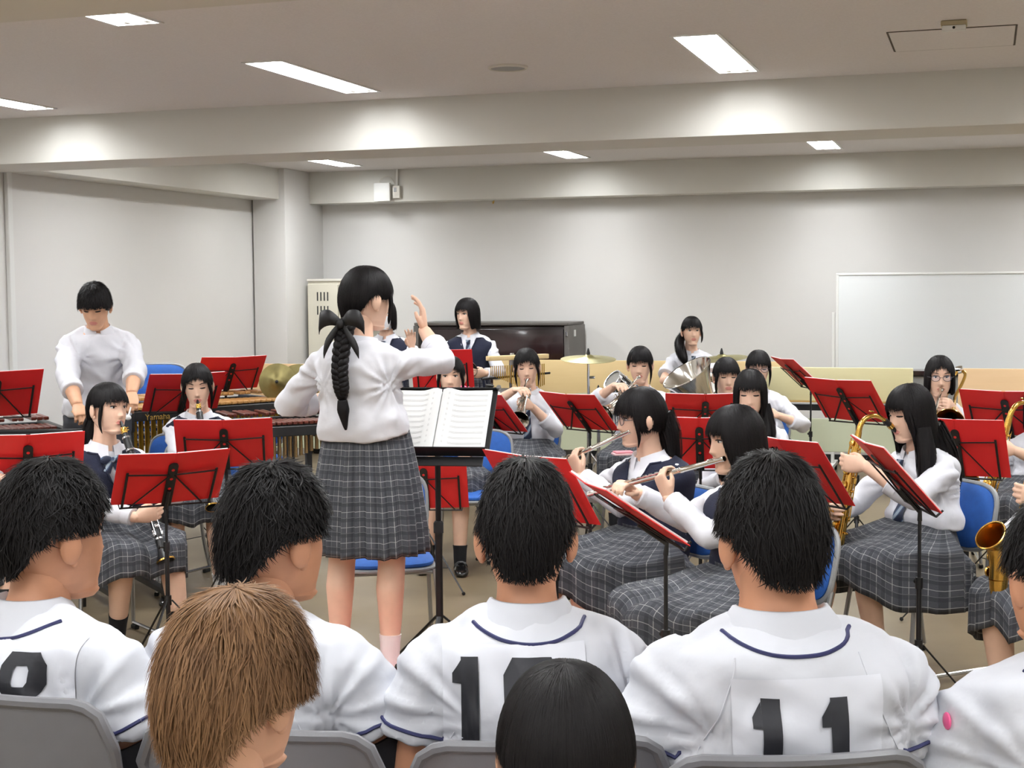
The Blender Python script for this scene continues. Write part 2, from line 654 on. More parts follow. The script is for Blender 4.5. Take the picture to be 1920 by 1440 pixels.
struct('baseboard_left', MB().box((X0 + .006, (Y0 + COLY) / 2, .04), (.012, COLY - Y0, .08), .003), M_['dark'])
# white conduit running up the left wall
pw = at(20, 500, 1)
_d = ray(20, 500)
pyy = float(CAM[1] + _d[1] * ((X0 + .02) / _d[0]))
o = mk('wall_conduit', MB().box((X0 + .018, pyy, 1.37), (.034, .055, 2.74), .004), M_['white'])
tag(o, 'white vertical cable conduit running up the left wall', 'conduit')

# fluorescent fittings
seen = {(-5.66, 7.32): 'recessed ceiling lamp cut off by the left edge of the picture',
        (-3.47, 4.96): 'small far end of a recessed ceiling lamp at the top left',
        (-3.47, 7.32): 'long recessed ceiling lamp left of the round ceiling speaker',
        (-1.28, 7.32): 'large recessed ceiling lamp right of the round ceiling speaker',
        (-5.66, 12.05): 'recessed ceiling lamp behind the beam, leftmost, above the wireless box',
        (-3.47, 12.05): 'recessed ceiling lamp behind the beam, middle one of three',
        (-1.28, 12.05): 'recessed ceiling lamp behind the beam, above the whiteboard'}
tm = MB()
wx, wy = LW / 2, LL / 2
tm.box((0, 0, .118), (LW, LL, .004))
for s in (-1, 1):
    tm.box((s * (wx + .001), 0, .06), (.006, LL, .12)).box((0, s * (wy + .001), .06), (LW, .006, .12))
trough_me = mesh_of('housing', tm, M_['trough'])
rim = MB()
for s in (-1, 1):
    rim.box((s * (wx + .008), 0, -.003), (.016, LL + .032, .006)).box((0, s * (wy + .008), -.003), (LW, .016, .006))
rim_me = mesh_of('rim', rim, M_['white'])
tb = MB().rod((0, -wy + .03, 0), (0, wy - .03, 0), .016, 10)
tube_me = mesh_of('fluorescent_tube', tb, M_['lamp'])
ends = MB()
ends.box((0, 0, 0), (.03, .028, .04), .003)
end_me = mesh_of('lamp_holder', ends, M_['offwhite'])
for x in LX:
    for y in LY:
        lab = seen.get((x, y), 'recessed fluorescent ceiling lamp outside the picture')
        t = thing('ceiling_lamp', lab, 'lamp', (x, y, CZ), 0, 'recessed ceiling lamps')
        share('housing', trough_me, t)
        share('rim', rim_me, t)
        la = bpy.data.lights.new('lamp_light', 'AREA')
        la.shape, la.size, la.size_y = 'RECTANGLE', LW - .01, LL - .02
        la.energy = LAMP_WATTS
        la.color = (.95, .98, 1.0)
        lo = bpy.data.objects.new('lamp_light', la)
        COL.objects.link(lo)
        lo.parent = t
        lo.location = (0, 0, .055)
        for s in (-1, 1):
            share('fluorescent_tube', tube_me, t, Matrix.Translation((s * .048, 0, .020)))
            for q in (-1, 1):
                share('lamp_holder', end_me, t, Matrix.Translation((s * .048, q * (wy - .018), .020)))

# round ceiling speaker
t = thing('ceiling_speaker', 'round flat speaker grille set in the ceiling', 'speaker', (-2.378, 7.322, CZ))
mk('trim_ring', MB().lathe([(.088, 0), (.105, 0), (.105, -.008), (.096, -.014), (.088, -.010)], 36), M_['offwhite'], t)
mk('grille', MB().lathe([(.0, -.009), (.05, -.011), (.09, -.009), (.09, 0), (.0, 0)], 36), M_['greyedge'], t)
# access hatch
hx0, hx1, hy0, hy1 = -0.445, 0.112, 6.95, 7.53
t = thing('access_hatch', 'square ceiling access hatch outlined by a thin seam', 'hatch', ((hx0 + hx1) / 2, (hy0 + hy1) / 2, CZ))
mk('panel', MB().box((0, 0, -.002), (hx1 - hx0 - .012, hy1 - hy0 - .012, .004)), M_['ceiling'], t)
g = MB()
for s in (-1, 1):
    g.box((s * (hx1 - hx0) / 2, 0, -.0015), (.008, hy1 - hy0, .003)).box((0, s * (hy1 - hy0) / 2, -.0015), (hx1 - hx0, .008, .003))
mk('seam', g, M_['groove'], t)
# small sensor bracket
t = thing('ceiling_sensor', 'small box shaped sensor on the ceiling by the hatch', 'sensor', (-.15, 6.76, CZ))
mk('mount', MB().box((0, .01, -.012), (.11, .08, .024), .004), mat('sensor_beige', (186, 172, 140), .6), t)
mk('sensor_body', MB().box((0, -.01, -.034), (.10, .05, .022), .005), M_['white'], t)
mk('sensor_eye', MB().ell((0, -.036, -.034), (.006, .004, .006), 8, 6), M_['dark'], t)

# wireless access point on the back beam
c = at_y(722, 361, 13.2)
t = thing('wireless_access_point', 'white rounded wireless box hung on the back beam', 'router', (c[0], 13.2, c[2]))
mk('device_body', MB().box((0, -.07, 0), (.17, .035, .18), .03), M_['white'], t)
mk('mount_arm', MB().rod((0, -.06, 0), (0, 0, .01), .02), M_['offwhite'], t)
mk('cable', MB().tube(spline([(-.03, -.06, .085), (-.02, -.05, .13), (.05, -.03, .15), (.10, -.02, .10), (.115, -.02, .04)], 16), .004, 6), M_['offwhite'], t)
jb = thing('outlet_box', 'small beige outlet box beside the wireless box', 'outlet', (c[0] + .135, 13.2, c[2]))
mk('box_body', MB().box((0, -.025, 0), (.075, .05, .12), .006), M_['offwhite'], jb)
mk('socket', MB().box((-.01, -.051, .02), (.028, .006, .04), .002), M_['greyedge'], jb)
mk('conduit', MB().rod((.0, -.02, .06), (.0, -.02, CZ - c[2] - .002), .011), M_['white'], jb)
h = at_y(916, 372, 13.2)
o = mk('wall_hook', MB().tube(spline([(0, 0, 0), (0, -.01, -.02), (0, -.03, -.03), (0, -.035, -.01)], 10), .005, 6), M_['gold'], None,
       loc=(h[0], 13.36, 2.445))
tag(o, 'tiny brass hook under the back beam', 'hook')

# ------------------------------------------------------------------ back wall furniture
WY = Y1 - .012
# steel cabinet
cl, cr = at_y(575, 600, 13.0)[0], at_y(575, 600, 13.0)[0] + .66
ctop = float(at_y(600, 523, 13.0)[2])
t = thing('steel_cabinet', 'cream steel cabinet with slotted doors beside the corner column', 'cabinet', ((cl + cr) / 2, 13.22, 0))
cw = cr - cl
mk('cabinet_body', MB().box((0, .02, ctop / 2 + .03), (cw, .40, ctop - .06), .006), M_['cabinet'], t)
mk('plinth', MB().box((0, .03, .03), (cw - .04, .36, .06)), M_['dark'], t)
mk('top_cap', MB().box((0, .015, ctop - .012), (cw + .012, .42, .024), .004), M_['offwhite'], t)
for s in (-1, 1):
    d = mk('door', MB().box((s * cw / 4, -.19, ctop / 2 + .02), (cw / 2 - .008, .02, ctop - .14), .004), M_['cabinet'], t)
    for r in range(2):
        for k in range(4):
            mk('vent_slot', MB().box((s * cw / 4 + (k - 1.5) * .036, -.201, ctop - .17 - r * .135), (.012, .006, .085), .002), M_['dark'], d)
    mk('handle', MB().box((s * .05, -.205, ctop * .52), (.025, .015, .12), .004), M_['steel'], d)
mk('label_strip', MB().box((-cw / 4 - .1, -.203, .62), (.10, .004, .10)), M_['dark'], t)

# upright piano
pl, pr = at_y(808, 640, 12.9)[0] - .15, at_y(1063, 640, 12.9)[0]
ptop = 1.29
pw_ = pr - pl
t = thing('upright_piano', 'dark mahogany upright piano standing against the back wall', 'piano', ((pl + pr) / 2, 12.9, 0))
mk('case', MB().box((0, .30, ptop / 2 + .02), (pw_ - .08, .44, ptop - .06), .006), M_['piano'], t)
mk('lid', MB().box((0, .27, ptop - .012), (pw_ + .03, .56, .026), .006), M_['pianoside'], t)
for s in (-1, 1):
    mk('side_panel', MB().box((s * pw_ / 2, .27, ptop / 2 - .012), (.05, .55, ptop - .03), .006), M_['pianoside'], t)
    mk('front_leg', MB().box((s * (pw_ / 2 - .03), -.12, .32), (.07, .07, .62), .01), M_['piano'], t)
mk('front_panel', MB().box((0, .065, 1.0), (pw_ - .1, .02, .46), .006), M_['piano'], t)
kb = mk('key_bed', MB().box((0, -.06, .66), (pw_ - .06, .30, .06), .008), M_['piano'], t)
mk('fallboard', MB().box((0, -.05, .72), (pw_ - .12, .26, .05), .012), M_['piano'], t)
mk('lid_catch', MB().box((pw_ / 2 - .0, -.012, ptop - .10), (.022, .012, .05), .003), M_['chrome'], t)
mk('number_tag', MB().box((pw_ / 2 + .027, .18, ptop - .10), (.004, .06, .06)), M_['sticker'], t)

# whiteboard
wl = at_y(1570, 600, 12.75)[0]
wt = float(at_y(1700, 511, 12.75)[2])
ww = 1.85
t = thing('whiteboard', 'large white standing whiteboard on the right', 'whiteboard', (wl + ww / 2, 12.75, 0))
mk('board_panel', MB().box((0, 0, wt - .47), (ww, .02, .90), .003), M_['board'], t)
fr = MB()
for s in (-1, 1):
    fr.box((s * ww / 2, 0, wt - .47), (.022, .032, .94), .004)
    fr.box((0, 0, wt - .47 + s * .46), (ww, .032, .02), .004)
mk('board_frame', fr, M_['white'], t)
for s in (-1, 1):
    mk('upright', MB().box((s * (ww / 2 + .032), .0, .70), (.028, .035, 1.36 if s < 0 else 1.36), .004), M_['white'], t)
    ft = mk('foot', MB().box((s * (ww / 2 + .032), 0, .07), (.04, .55, .035), .006), M_['white'], t)
    for q in (-1, 1):
        mk('caster', MB().lathe([(.0, -.012), (.028, -.012), (.028, .012), (0, .012)], 14, (s * (ww / 2 + .032), q * .25, .029), (1, 0, 0)), M_['rubber'], ft)
mk('pen_tray', MB().box((0, -.035, wt - .95), (ww * .6, .07, .018), .004), M_['white'], t)


# flip-top tables folded upright and parked along the wall
def folded_table(xa, xb, Y, ztop, zbot, m_, lab, panel=True, rz=0.0):
    w = xb - xa
    t = thing('folding_table', lab, 'table', ((xa + xb) / 2, Y, 0), rz, 'folded tables along the back wall')
    mk('table_top', MB().box((0, 0, (ztop + zbot) / 2), (w, .028, ztop - zbot), .010), m_, t)
    mk('edge_strip', MB().box((0, -.004, zbot - .006), (w - .01, .034, .012), .003), M_['edge'], t)
    mk('under_rail', MB().box((0, .06, zbot - .055), (w - .16, .05, .05), .004), M_['black'], t)
    if panel:
        mk('modesty_panel', MB().box((0, .02, zbot - .27), (w - .20, .012, .26), .004), M_['modesty'], t)
    for s in (-1, 1):
        lg = mk('leg', MB().box((s * (w / 2 - .14), .05, (zbot + .03) / 2), (.045, .05, zbot - .05), .006), M_['steel'], t)
        mk('foot_bar', MB().box((s * (w / 2 - .14), .03, .075), (.05, .46, .03), .006), M_['steel'], lg)
        for q in (-1, 1):
            mk('caster', MB().lathe([(0, -.014), (.026, -.014), (.03, 0), (.026, .014), (0, .014)], 14,
                                    (s * (w / 2 - .14), .03 + q * .21, .03), (1, 0, 0)), M_['rubber'], lg)
    return t


def zpx(x, y, Y):
    return float(at_y(x, y, Y)[2])


def xpx(x, y, Y):
    return float(at_y(x, y, Y)[0])


folded_table(xpx(925, 720, 12.45), xpx(1480, 720, 12.45), 12.45, zpx(1200, 676, 12.45), zpx(1200, 762, 12.45), M_['maple'],
             'long maple topped folded table behind the drum set')
folded_table(xpx(1432, 720, 11.6), xpx(1712, 720, 11.6), 11.6, zpx(1570, 689, 11.6), zpx(1570, 752, 11.6), M_['paleboard'],
             'pale yellow folded table below the whiteboard')
folded_table(xpx(1796, 740, 10.9), xpx(1796, 740, 10.9) + 1.6, 10.9, zpx(1850, 691, 10.9), zpx(1850, 792, 10.9), M_['peach'],
             'peach wooden folded table at the right edge')
folded_table(xpx(470, 720, 12.3), xpx(650, 720, 12.3), 12.3, zpx(530, 682, 12.3), zpx(530, 760, 12.3), M_['peach'],
             'peach folded table behind the hanging cymbals')
# dark shelf unit by the trombone player
a = at_y(1705, 694, 12.3)
t = thing('low_shelf', 'low dark brown shelf behind the trombone player', 'shelf', (a[0] + .42, 12.35, 0))
mk('shelf_top', MB().box((0, 0, a[2] - .02), (.9, .3, .04), .004), M_['piano'], t)
mk('shelf_body', MB().box((0, .02, (a[2] - .04) / 2), (.86, .26, a[2] - .05), .004), M_['greyedge'], t)

# conductor's podium with carpet
pf, pbk = at_z(760, 1312, .15), at_z(740, 1228, .15)
PODX = float(at_z(715, 1262, .15)[0])
PODY, PODD = float((pf[1] + pbk[1]) / 2), float(pbk[1] - pf[1])
t = thing('conductor_podium', 'low wooden podium topped with red carpet under the conductor', 'podium', (PODX, PODY, 0))
mk('podium_body', MB().box((0, 0, .069), (1.10, PODD, .138), .006), M_['podium'], t)
mk('carpet_top', MB().box((0, 0, .144), (1.08, PODD - .02, .012), .004), M_['carpet'], t)
mk('edge_trim', MB().box((0, PODD / 2 - .008, .146), (1.10, .016, .012), .002), M_['edge'], t)
mk('edge_trim', MB().box((0, -PODD / 2 + .008, .143), (1.10, .016, .010), .002), M_['edge'], t)
# ------------------------------------------------------------------ builders for furniture and instruments
def scr(alpha):
    """facing angle: 0 away from the camera, 180 towards it, 90 to the left of the picture -> rotation about z"""
    return math.radians(alpha) + YAW


def blue_chair(loc, alpha, lab, group='blue padded chairs of the band'):
    """sitter faces local +y; origin on the floor under the seat"""
    t = thing('padded_chair', lab, 'chair', (loc[0], loc[1], 0), scr(alpha), group)
    st = M_['steel']
    # seat: grey pan and blue pad
    def pad(w, d, h, n=28, e=3.6):
        a = np.linspace(0, 2 * PI, n, endpoint=False)
        c, s = np.cos(a), np.sin(a)
        return np.stack([np.sign(c) * np.abs(c) ** (2 / e) * w / 2, np.sign(s) * np.abs(s) ** (2 / e) * d / 2], -1)
    def cushion(m, o, ex, ey, ez, w, d, h, crown):
        rows = []
        for k, (sc, z) in enumerate([(0.0, 0), (.96, 0), (1.0, h * .3), (1.0, h * .7), (.95, h), (.6, h + crown * .8), (.02, h + crown)]):
            p = pad(w, d, h) * max(sc, .01)
            rows.append(np.array(o) + p[:, :1] * np.array(ex) + p[:, 1:] * np.array(ey) + z * np.array(ez))
        m.grid(np.array(rows), True, False)
    m = MB(); cushion(m, (0, 0, .425), (1, 0, 0), (0, 1, 0), (0, 0, 1), .40, .40, .025, .012)
    s = mk('seat', m, M_['bluefab'], t, label='blue seat pad')
    m = MB(); cushion(m, (0, 0, .426), (1, 0, 0), (0, -1, 0), (0, 0, -1), .415, .415, .018, .004)
    mk('seat_pan', m, M_['greyedge'], s)
    up = np.array((0, -.20, .98)); up /= np.linalg.norm(up); nf = np.array((0, .98, .20)); nf /= np.linalg.norm(nf)
    o = np.array((0, -.235, .64))
    m = MB(); cushion(m, o, (1, 0, 0), -up, nf, .40, .27, .016, .012)
    b = mk('backrest', m, M_['bluefab'], t, label='blue back pad')
    m = MB(); cushion(m, o - nf * .002, (1, 0, 0), up, -nf, .40, .27, .014, .010)
    mk('back_pad', m, M_['bluefab'], b)
    a = np.linspace(0, 2 * PI, 41)
    c_, s_ = np.cos(a), np.sin(a)
    ring = np.array([o + np.array((1, 0, 0)) * np.sign(x) * abs(x) ** .5 * .205 + up * np.sign(y) * abs(y) ** .5 * .14 for x, y in zip(c_, s_)])
    mk('back_frame', MB().tube(ring, .011, 8, False), M_['greyedge'], t)
    for s in (-1, 1):
        x = s * .205
        mk('leg', MB().tube(spline([(x * .93, .17, .415), (x * 1.02, .20, .20), (x * 1.08, .225, .03)], 8), .010, 8), st, t)
        mk('leg', MB().tube(spline([(x * .98, -.225, .56), (x, -.20, .43), (x * 1.04, -.215, .2), (x * 1.1, -.25, .03)], 10), .010, 8), st, t)
        r = mk('floor_runner', MB().rod((x * 1.08, .225, .028), (x * 1.1, -.25, .028), .009, 8), M_['chrome'], t)
        for y in (.20, -.225):
            mk('rubber_foot', MB().box((x * 1.09, y, .0105), (.024, .05, .021), .004), M_['rubber'], r)
    mk('cross_bar', MB().rod((-.2, -.16, .40), (.2, -.16, .40), .009).rod((-.19, .15, .40), (.19, .15, .40), .009), st, t)
    return t


def grey_chair(loc, rz, top, lab, sticker=False):
    t = thing('plastic_chair', lab, 'chair', (loc[0], loc[1], 0), rz, 'grey plastic audience chairs')
    n = 13
    # back shell: curved sheet with rolled rim
    rows = []
    W, H = .215, .36
    for side in (1, -1):
        pass
    P = []
    for i in range(n):
        v = i / (n - 1)
        z = top - H * (1 - v)
        row = []
        for j in range(21):
            u = j / 10 - 1
            half = W * (.92 + .08 * v)
            # rounded top corners
            x = u * half
            zz = z
            if v > .5:
                r = .07
                ex = max(0, abs(x) - (half - r))
                cap = top - r + math.sqrt(max(r * r - ex * ex, 0)) if ex > 0 else top
                zz = min(z, cap) if v == 1 else z - (top - cap) * ((v - .5) * 2) ** 2
            y = -.215 - (z - .46) * .16 - .035 * (1 - u * u) + .004
            row.append((x, y, zz))
        P.append(row)
    P = np.array(P)
    back = P + np.array((0, -.012, 0))
    m = MB()
    m.grid(P[:, ::-1], False)
    m.grid(back, False)
    mk('back_shell', m, M_['greyplast'], t)
    edge = np.concatenate([P[:, 0], P[-1, 1:-1], P[::-1, -1]]) + np.array((0, -.008, 0))
    mk('back_rim', MB().tube(edge, .011, 8), M_['greyplast'], t)
    sm = MB()
    S = []
    for i in range(9):
        v = i / 8
        S.append([((j / 5 - 1) * .22, -.21 + v * .42, .44 - .02 * math.sin(v * PI) - .03 * max(0, v - .8) * 5 * (v - .8)) for j in range(11)])
    S = np.array(S)
    sm.grid(S, False).grid((S - np.array((0, 0, .012)))[:, ::-1], False)
    mk('seat_shell', sm, M_['greyplast'], t)
    for s in (-1, 1):
        mk('leg', MB().tube(spline([(s * .20, .17, .43), (s * .22, .19, .2), (s * .235, .21, .01)], 6), .011, 8), M_['steel'], t)
        mk('leg', MB().tube(spline([(s * .225, -.245, .60), (s * .22, -.2, .43), (s * .225, -.22, .2), (s * .24, -.26, .01)], 8), .011, 8), M_['steel'], t)
    if sticker:
        i, j = 10, 3
        p = P[i, j] + np.array((0, -.0145, -.012))
        st = mk('name_sticker', MB().box(p + np.array((0, .001, 0)), (.060, .003, .026), R=rotz(-.12)), M_['sticker'], t, label='torn white sticker')
        for k in range(4):
            mk('sticker_mark', MB().box(p + np.array((-.02 + k * .013, -.0015 + .001 * k, .002 * (k % 2))), (.006, .003, .012), R=rotz(-.12)), M_['ink'], st)
    return t


def folder_on(t_, lab, w, h, Md, open_deg=2.5, group='red music folders', pages=True, thick=.006):
    """open red folder lying on a stand; Md maps (x right, y up the desk, z towards the reader)"""
    f = thing('music_folder', lab, 'folder', M=Md, group=group)
    for s in (-1, 1):
        a = math.radians(open_deg) * s
        R = np.array([[math.cos(a), 0, -math.sin(a)], [0, 1, 0], [math.sin(a), 0, math.cos(a)]])
        mk('cover', MB().box(R @ np.array((s * w / 4, 0, .002)), (w / 2 - .002, h, .0032), .001, R=R), M_['redfolder'], f)
        if pages:
            mk('page', MB().box(R @ np.array((s * w / 4, .004, .004 + thick / 2)), (w / 2 - .018, h - .012, thick), .001, R=R), M_['paper'], f)
    mk('spine', MB().box((0, 0, .0012), (.006, h, .003), .001), M_['redfolder'], f)
    return f


def music_stand(x, y, D, alpha, lab, flab, tilt=38, w=.46, h=.31, roll=0, pole_off=0.0, base_z=0.0, pages=True, turn=0):
    """desk centre seen at photo position x, y and camera depth D; reader looks along alpha"""
    C = at(x, y, D)
    rz = scr(alpha)
    R = rotz(rz)
    t = thing('music_stand', lab, 'music stand', (C[0], C[1], base_z), rz, 'black folding music stands')
    zc = C[2] - base_z
    b = math.radians(tilt)
    up = np.array((0, math.sin(b), math.cos(b)))
    nr = np.array((0, -math.cos(b), math.sin(b)))       # towards the reader
    ex = np.array((1.0, 0, 0))
    if roll:
        c, s = math.cos(math.radians(roll)), math.sin(math.radians(roll))
        ex, up = c * ex + s * up, c * up - s * ex
    o = np.array((0, 0, zc))
    bk = M_['black']

    def dp(u, v, n):
        return o + ex * u + up * v + nr * n
    # desk: slotted centre plate, two arms with end posts, braces, ledge
    Mp = np.eye(4); Mp[:3, 0], Mp[:3, 1], Mp[:3, 2], Mp[:3, 3] = ex, nr, up, dp(0, -.02, -.007)
    ol = [(.020 * math.cos(a), .105 + .020 * math.sin(a)) for a in np.linspace(0, PI, 9)] + [(-.020, -.135), (.020, -.135)]
    pm = mk('centre_plate', MB().slab(ol, .005, M=Mp), bk, t)
    for q in (.085, .03, -.03):
        mk('plate_hole', MB().lathe([(0, -.0005), (.007, -.0005), (.007, .0005), (0, .0005)], 12, dp(0, q - .02, -.0102), nr), M_['redfolder'], pm)
    for s in (-1, 1):
        a_ = mk('desk_arm', MB().tube([dp(s * .012, .035, -.009), dp(s * w * .40, .045, -.006)], .0062, 6, flat=.6), bk, t)
        mk('end_post', MB().tube([dp(s * w * .40, .058, -.006), dp(s * w * .40, -h / 2, -.006)], .0058, 6, flat=.6), bk, a_)
        mk('brace', MB().tube([dp(s * .012, .03, -.011), dp(s * w * .33, -h / 2, -.007)], .0052, 6, flat=.6), bk, a_)
        mk('ledge', MB().tube([dp(s * .005, -h / 2 - .006, -.006), dp(s * w * .42, -h / 2 - .006, -.006), dp(s * w * .42, -h / 2 - .006, .026)], .0045, 6), bk, a_)
    # neck bracket and pole
    foot = dp(0, -.15, -.012)
    px_, py_ = foot[0], foot[1] - .0
    mk('neck_bracket', MB().tube([dp(0, -.06, -.012), dp(0, -.17, -.014), (px_, py_ - .012, foot[2] - .05)], .009, 8), bk, t)
    top = np.array((px_, py_ - .012, foot[2] - .04))
    mk('upper_pole', MB().rod((top[0], top[1], .52), top, .0065, 10), bk, t)
    lp = mk('lower_pole', MB().rod((top[0], top[1], .10), (top[0], top[1], .54), .0095, 10), bk, t)
    cl = mk('collar', MB().lathe([(.0, -.02), (.014, -.02), (.014, .02), (0, .02)], 12, (top[0], top[1], .535)), bk, t)
    mk('clamp_knob', MB().rod((top[0], top[1], .535), (top[0] + .032, top[1], .535), .005).ell((top[0] + .034, top[1], .535), (.006, .012, .010), 8, 6), bk, cl)
    hub = mk('hub', MB().lathe([(0, .285), (.015, .285), (.015, .325), (0, .325)], 12, (top[0], top[1], 0)), bk, t)
    mk('lower_hub', MB().lathe([(0, .10), (.013, .10), (.013, .13), (0, .13)], 12, (top[0], top[1], 0)), bk, hub)
    for k in range(3):
        a = math.radians(90 + 120 * k + turn)
        e = np.array((top[0] + .27 * math.cos(a), top[1] + .27 * math.sin(a), .012))
        j = np.array((top[0] + .016 * math.cos(a), top[1] + .016 * math.sin(a), .305))
        lg = mk('leg', MB().tube([j, e], .0065, 6, flat=.55), bk, t)
        mid = j * .42 + e * .58
        mk('strut', MB().tube([(top[0] + .014 * math.cos(a), top[1] + .014 * math.sin(a), .115), mid], .005, 6, flat=.5), bk, lg)
        mk('foot_cap', MB().ell((e[0], e[1], .011), (.010, .010, .010), 8, 6), M_['rubber'], lg)
    if flab:
        Md = np.eye(4)
        Md[:3, 0], Md[:3, 1], Md[:3, 2] = R @ ex, R @ up, R @ nr
        Md[:3, 3] = R @ dp(0, 0, .0) + np.array((C[0], C[1], base_z))
        folder_on(t, flab, w, h, Md, pages=pages)
    return t


# ------------------------------------------------------------------ wind instruments (canonical frames)
def clarinet(M, lab):
    """mouthpiece tip at the origin, bore along +z, keys on +y"""
    t = thing('clarinet', lab, 'clarinet', M=M, group='clarinets')
    bk = M_['black']
    mk('mouthpiece', MB().lathe([(.002, 0), (.006, .012), (.011, .05), (.0125, .075), (.0125, .09)], 16, caps=True), bk, t)
    lg = mk('ligature', MB().lathe([(.0128, .040), (.0142, .042), (.0142, .066), (.0128, .068)], 16), M_['brass'], t)
    for z in (.048, .06):
        mk('ligature_screw', MB().rod((0, .012, z), (.016, .018, z), .003), M_['brass'], lg)
    mk('barrel', MB().lathe([(.013, .088), (.0165, .092), (.0175, .12), (.0165, .15), (.013, .153)], 18), bk, t)
    mk('upper_joint', MB().lathe([(.013, .150), (.014, .158), (.0145, .36), (.014, .372)], 18), bk, t)
    mk('lower_joint', MB().lathe([(.014, .370), (.0155, .38), (.016, .58), (.018, .588)], 18), bk, t)
    mk('bell', MB().lathe([(.016, .585), (.018, .60), (.021, .63), (.028, .66), (.037, .682), (.039, .69), (.036, .69), (.026, .665), (.014, .60)], 24), bk, t)
    mk('bell_ring', MB().lathe([(.0385, .684), (.041, .686), (.041, .692), (.037, .6925)], 24), M_['brass'], t)
    for z in (.091, .152, .371, .586):
        mk('tenon_ring', MB().lathe([(.016, z - .004), (.0182, z - .004), (.0182, z + .004), (.016, z + .004)], 18), M_['chrome'], t)
    for z in (.19, .225, .26, .295, .41, .45, .485, .53):
        mk('key', MB().lathe([(0, .017), (.0085, .017), (.0095, .020), (.004, .0225), (0, .022)], 12, (0, 0, z), (0, 1, 0)), M_['chrome'], t)
    for s in (-1, 1):
        mk('key_rod', MB().rod((s * .013, .012, .17), (s * .013, .012, .35), .0022, 6).rod((s * .014, .013, .39), (s * .014, .013, .57), .0022, 6), M_['chrome'], t)
        for z in (.33, .40, .56):
            mk('key_touch', MB().ell((s * .019, .010, z), (.006, .004, .016), 8, 6), M_['chrome'], t)
    return t


def flute(M, lab):
    """embouchure at the origin, foot along +z, keys on +y"""
    t = thing('flute', lab, 'flute', M=M, group='silver flutes')
    sv = M_['silverpl']
    mk('head_joint', MB().lathe([(.0, -.062), (.0095, -.062), (.0105, -.058), (.0095, -.05), (.0095, .13), (.0108, .132), (.0108, .15), (.0098, .152)], 16), sv, t)
    mk('lip_plate', MB().ell((0, .0085, 0), (.013, .004, .02), 12, 7), sv, t)
    mk('body_tube', MB().lathe([(.0098, .15), (.0098, .52), (.0105, .522), (.0105, .53), (.0098, .532), (.0098, .61), (.0105, .612), (.0105, .62), (.008, .62)], 16), sv, t)
    for k in range(12):
        z = .20 + k * .030
        mk('key_cup', MB().lathe([(0, .0105), (.0075, .0105), (.0085, .013), (.006, .0155), (0, .015)], 12, (0, 0, z), (0, 1, 0)), sv, t)
    mk('key_rod', MB().rod((.0095, .0095, .18), (.0095, .0095, .56), .0024, 6).rod((-.0095, .008, .19), (-.0095, .008, .45), .002, 6), sv, t)
    for z in (.56, .58):
        mk('foot_key', MB().ell((.006, .013, z), (.005, .003, .012), 8, 6), sv, t)
    return t


def bell_prof(r0, r1, L, n=14):
    out = []
    for k in range(n):
        u = k / (n - 1)
        out.append((r0 + (r1 - r0) * (.28 * u + .72 * u ** 5), L * u))
    return out


def trumpet(M, lab, m_=None):
    """mouthpiece at the origin, bell along +z, valves hang on -y"""
    m_ = m_ or M_['silverpl']
    t = thing('trumpet', lab, 'trumpet', M=M, group='silver trumpets')
    mk('mouthpiece', MB().lathe([(.0, .004), (.008, .002), (.0135, 0), (.0135, .004), (.010, .018), (.005, .03), (.0045, .08)], 16), m_, t)
    mk('lead_pipe', MB().tube(spline([(0, 0, .07), (0, 0, .2), (0, 0, .35), (0, -.004, .385), (0, -.03, .405), (0, -.058, .385), (0, -.062, .35), (0, -.062, .22)], 34), .006, 8), m_, t)
    pr = bell_prof(.007, .062, .30)
    b = mk('bell', MB().lathe([(r, .19 + h) for r, h in pr] + [(.0635, .491), (.0625, .494)] + [(max(r - .002, .004), .19 + h) for r, h in pr[::-1]], 32, (0.03, 0, 0)), m_, t)
    mk('bell_bow', MB().tube(spline([(.03, 0, .20), (.03, 0, .12), (.03, -.012, .09), (.03, -.035, .078), (.03, -.055, .09), (.03, -.062, .13), (.02, -.062, .20)], 24), .0068, 8), m_, t)
    for k in range(3):
        z = .20 + k * .028
        v = mk('valve', MB().lathe([(0, -.10), (.010, -.10), (.0115, -.095), (.0115, .02), (.0125, .022), (.0125, .03), (.004, .032), (.004, .052), (.0085, .053), (.0085, .057), (0, .058)], 14, (.012, -.01, z), (0, 1, 0)), m_, t)
    mk('third_slide', MB().tube(spline([(.012, -.045, .27), (.012, -.045, .36), (.012, -.058, .38), (.012, -.075, .36), (.012, -.075, .27)], 16), .005, 8), m_, t)
    mk('finger_hook', MB().tube(spline([(0, .006, .28), (0, .025, .285), (0, .03, .30), (0, .018, .312)], 8), .003, 6), m_, t)
    return t


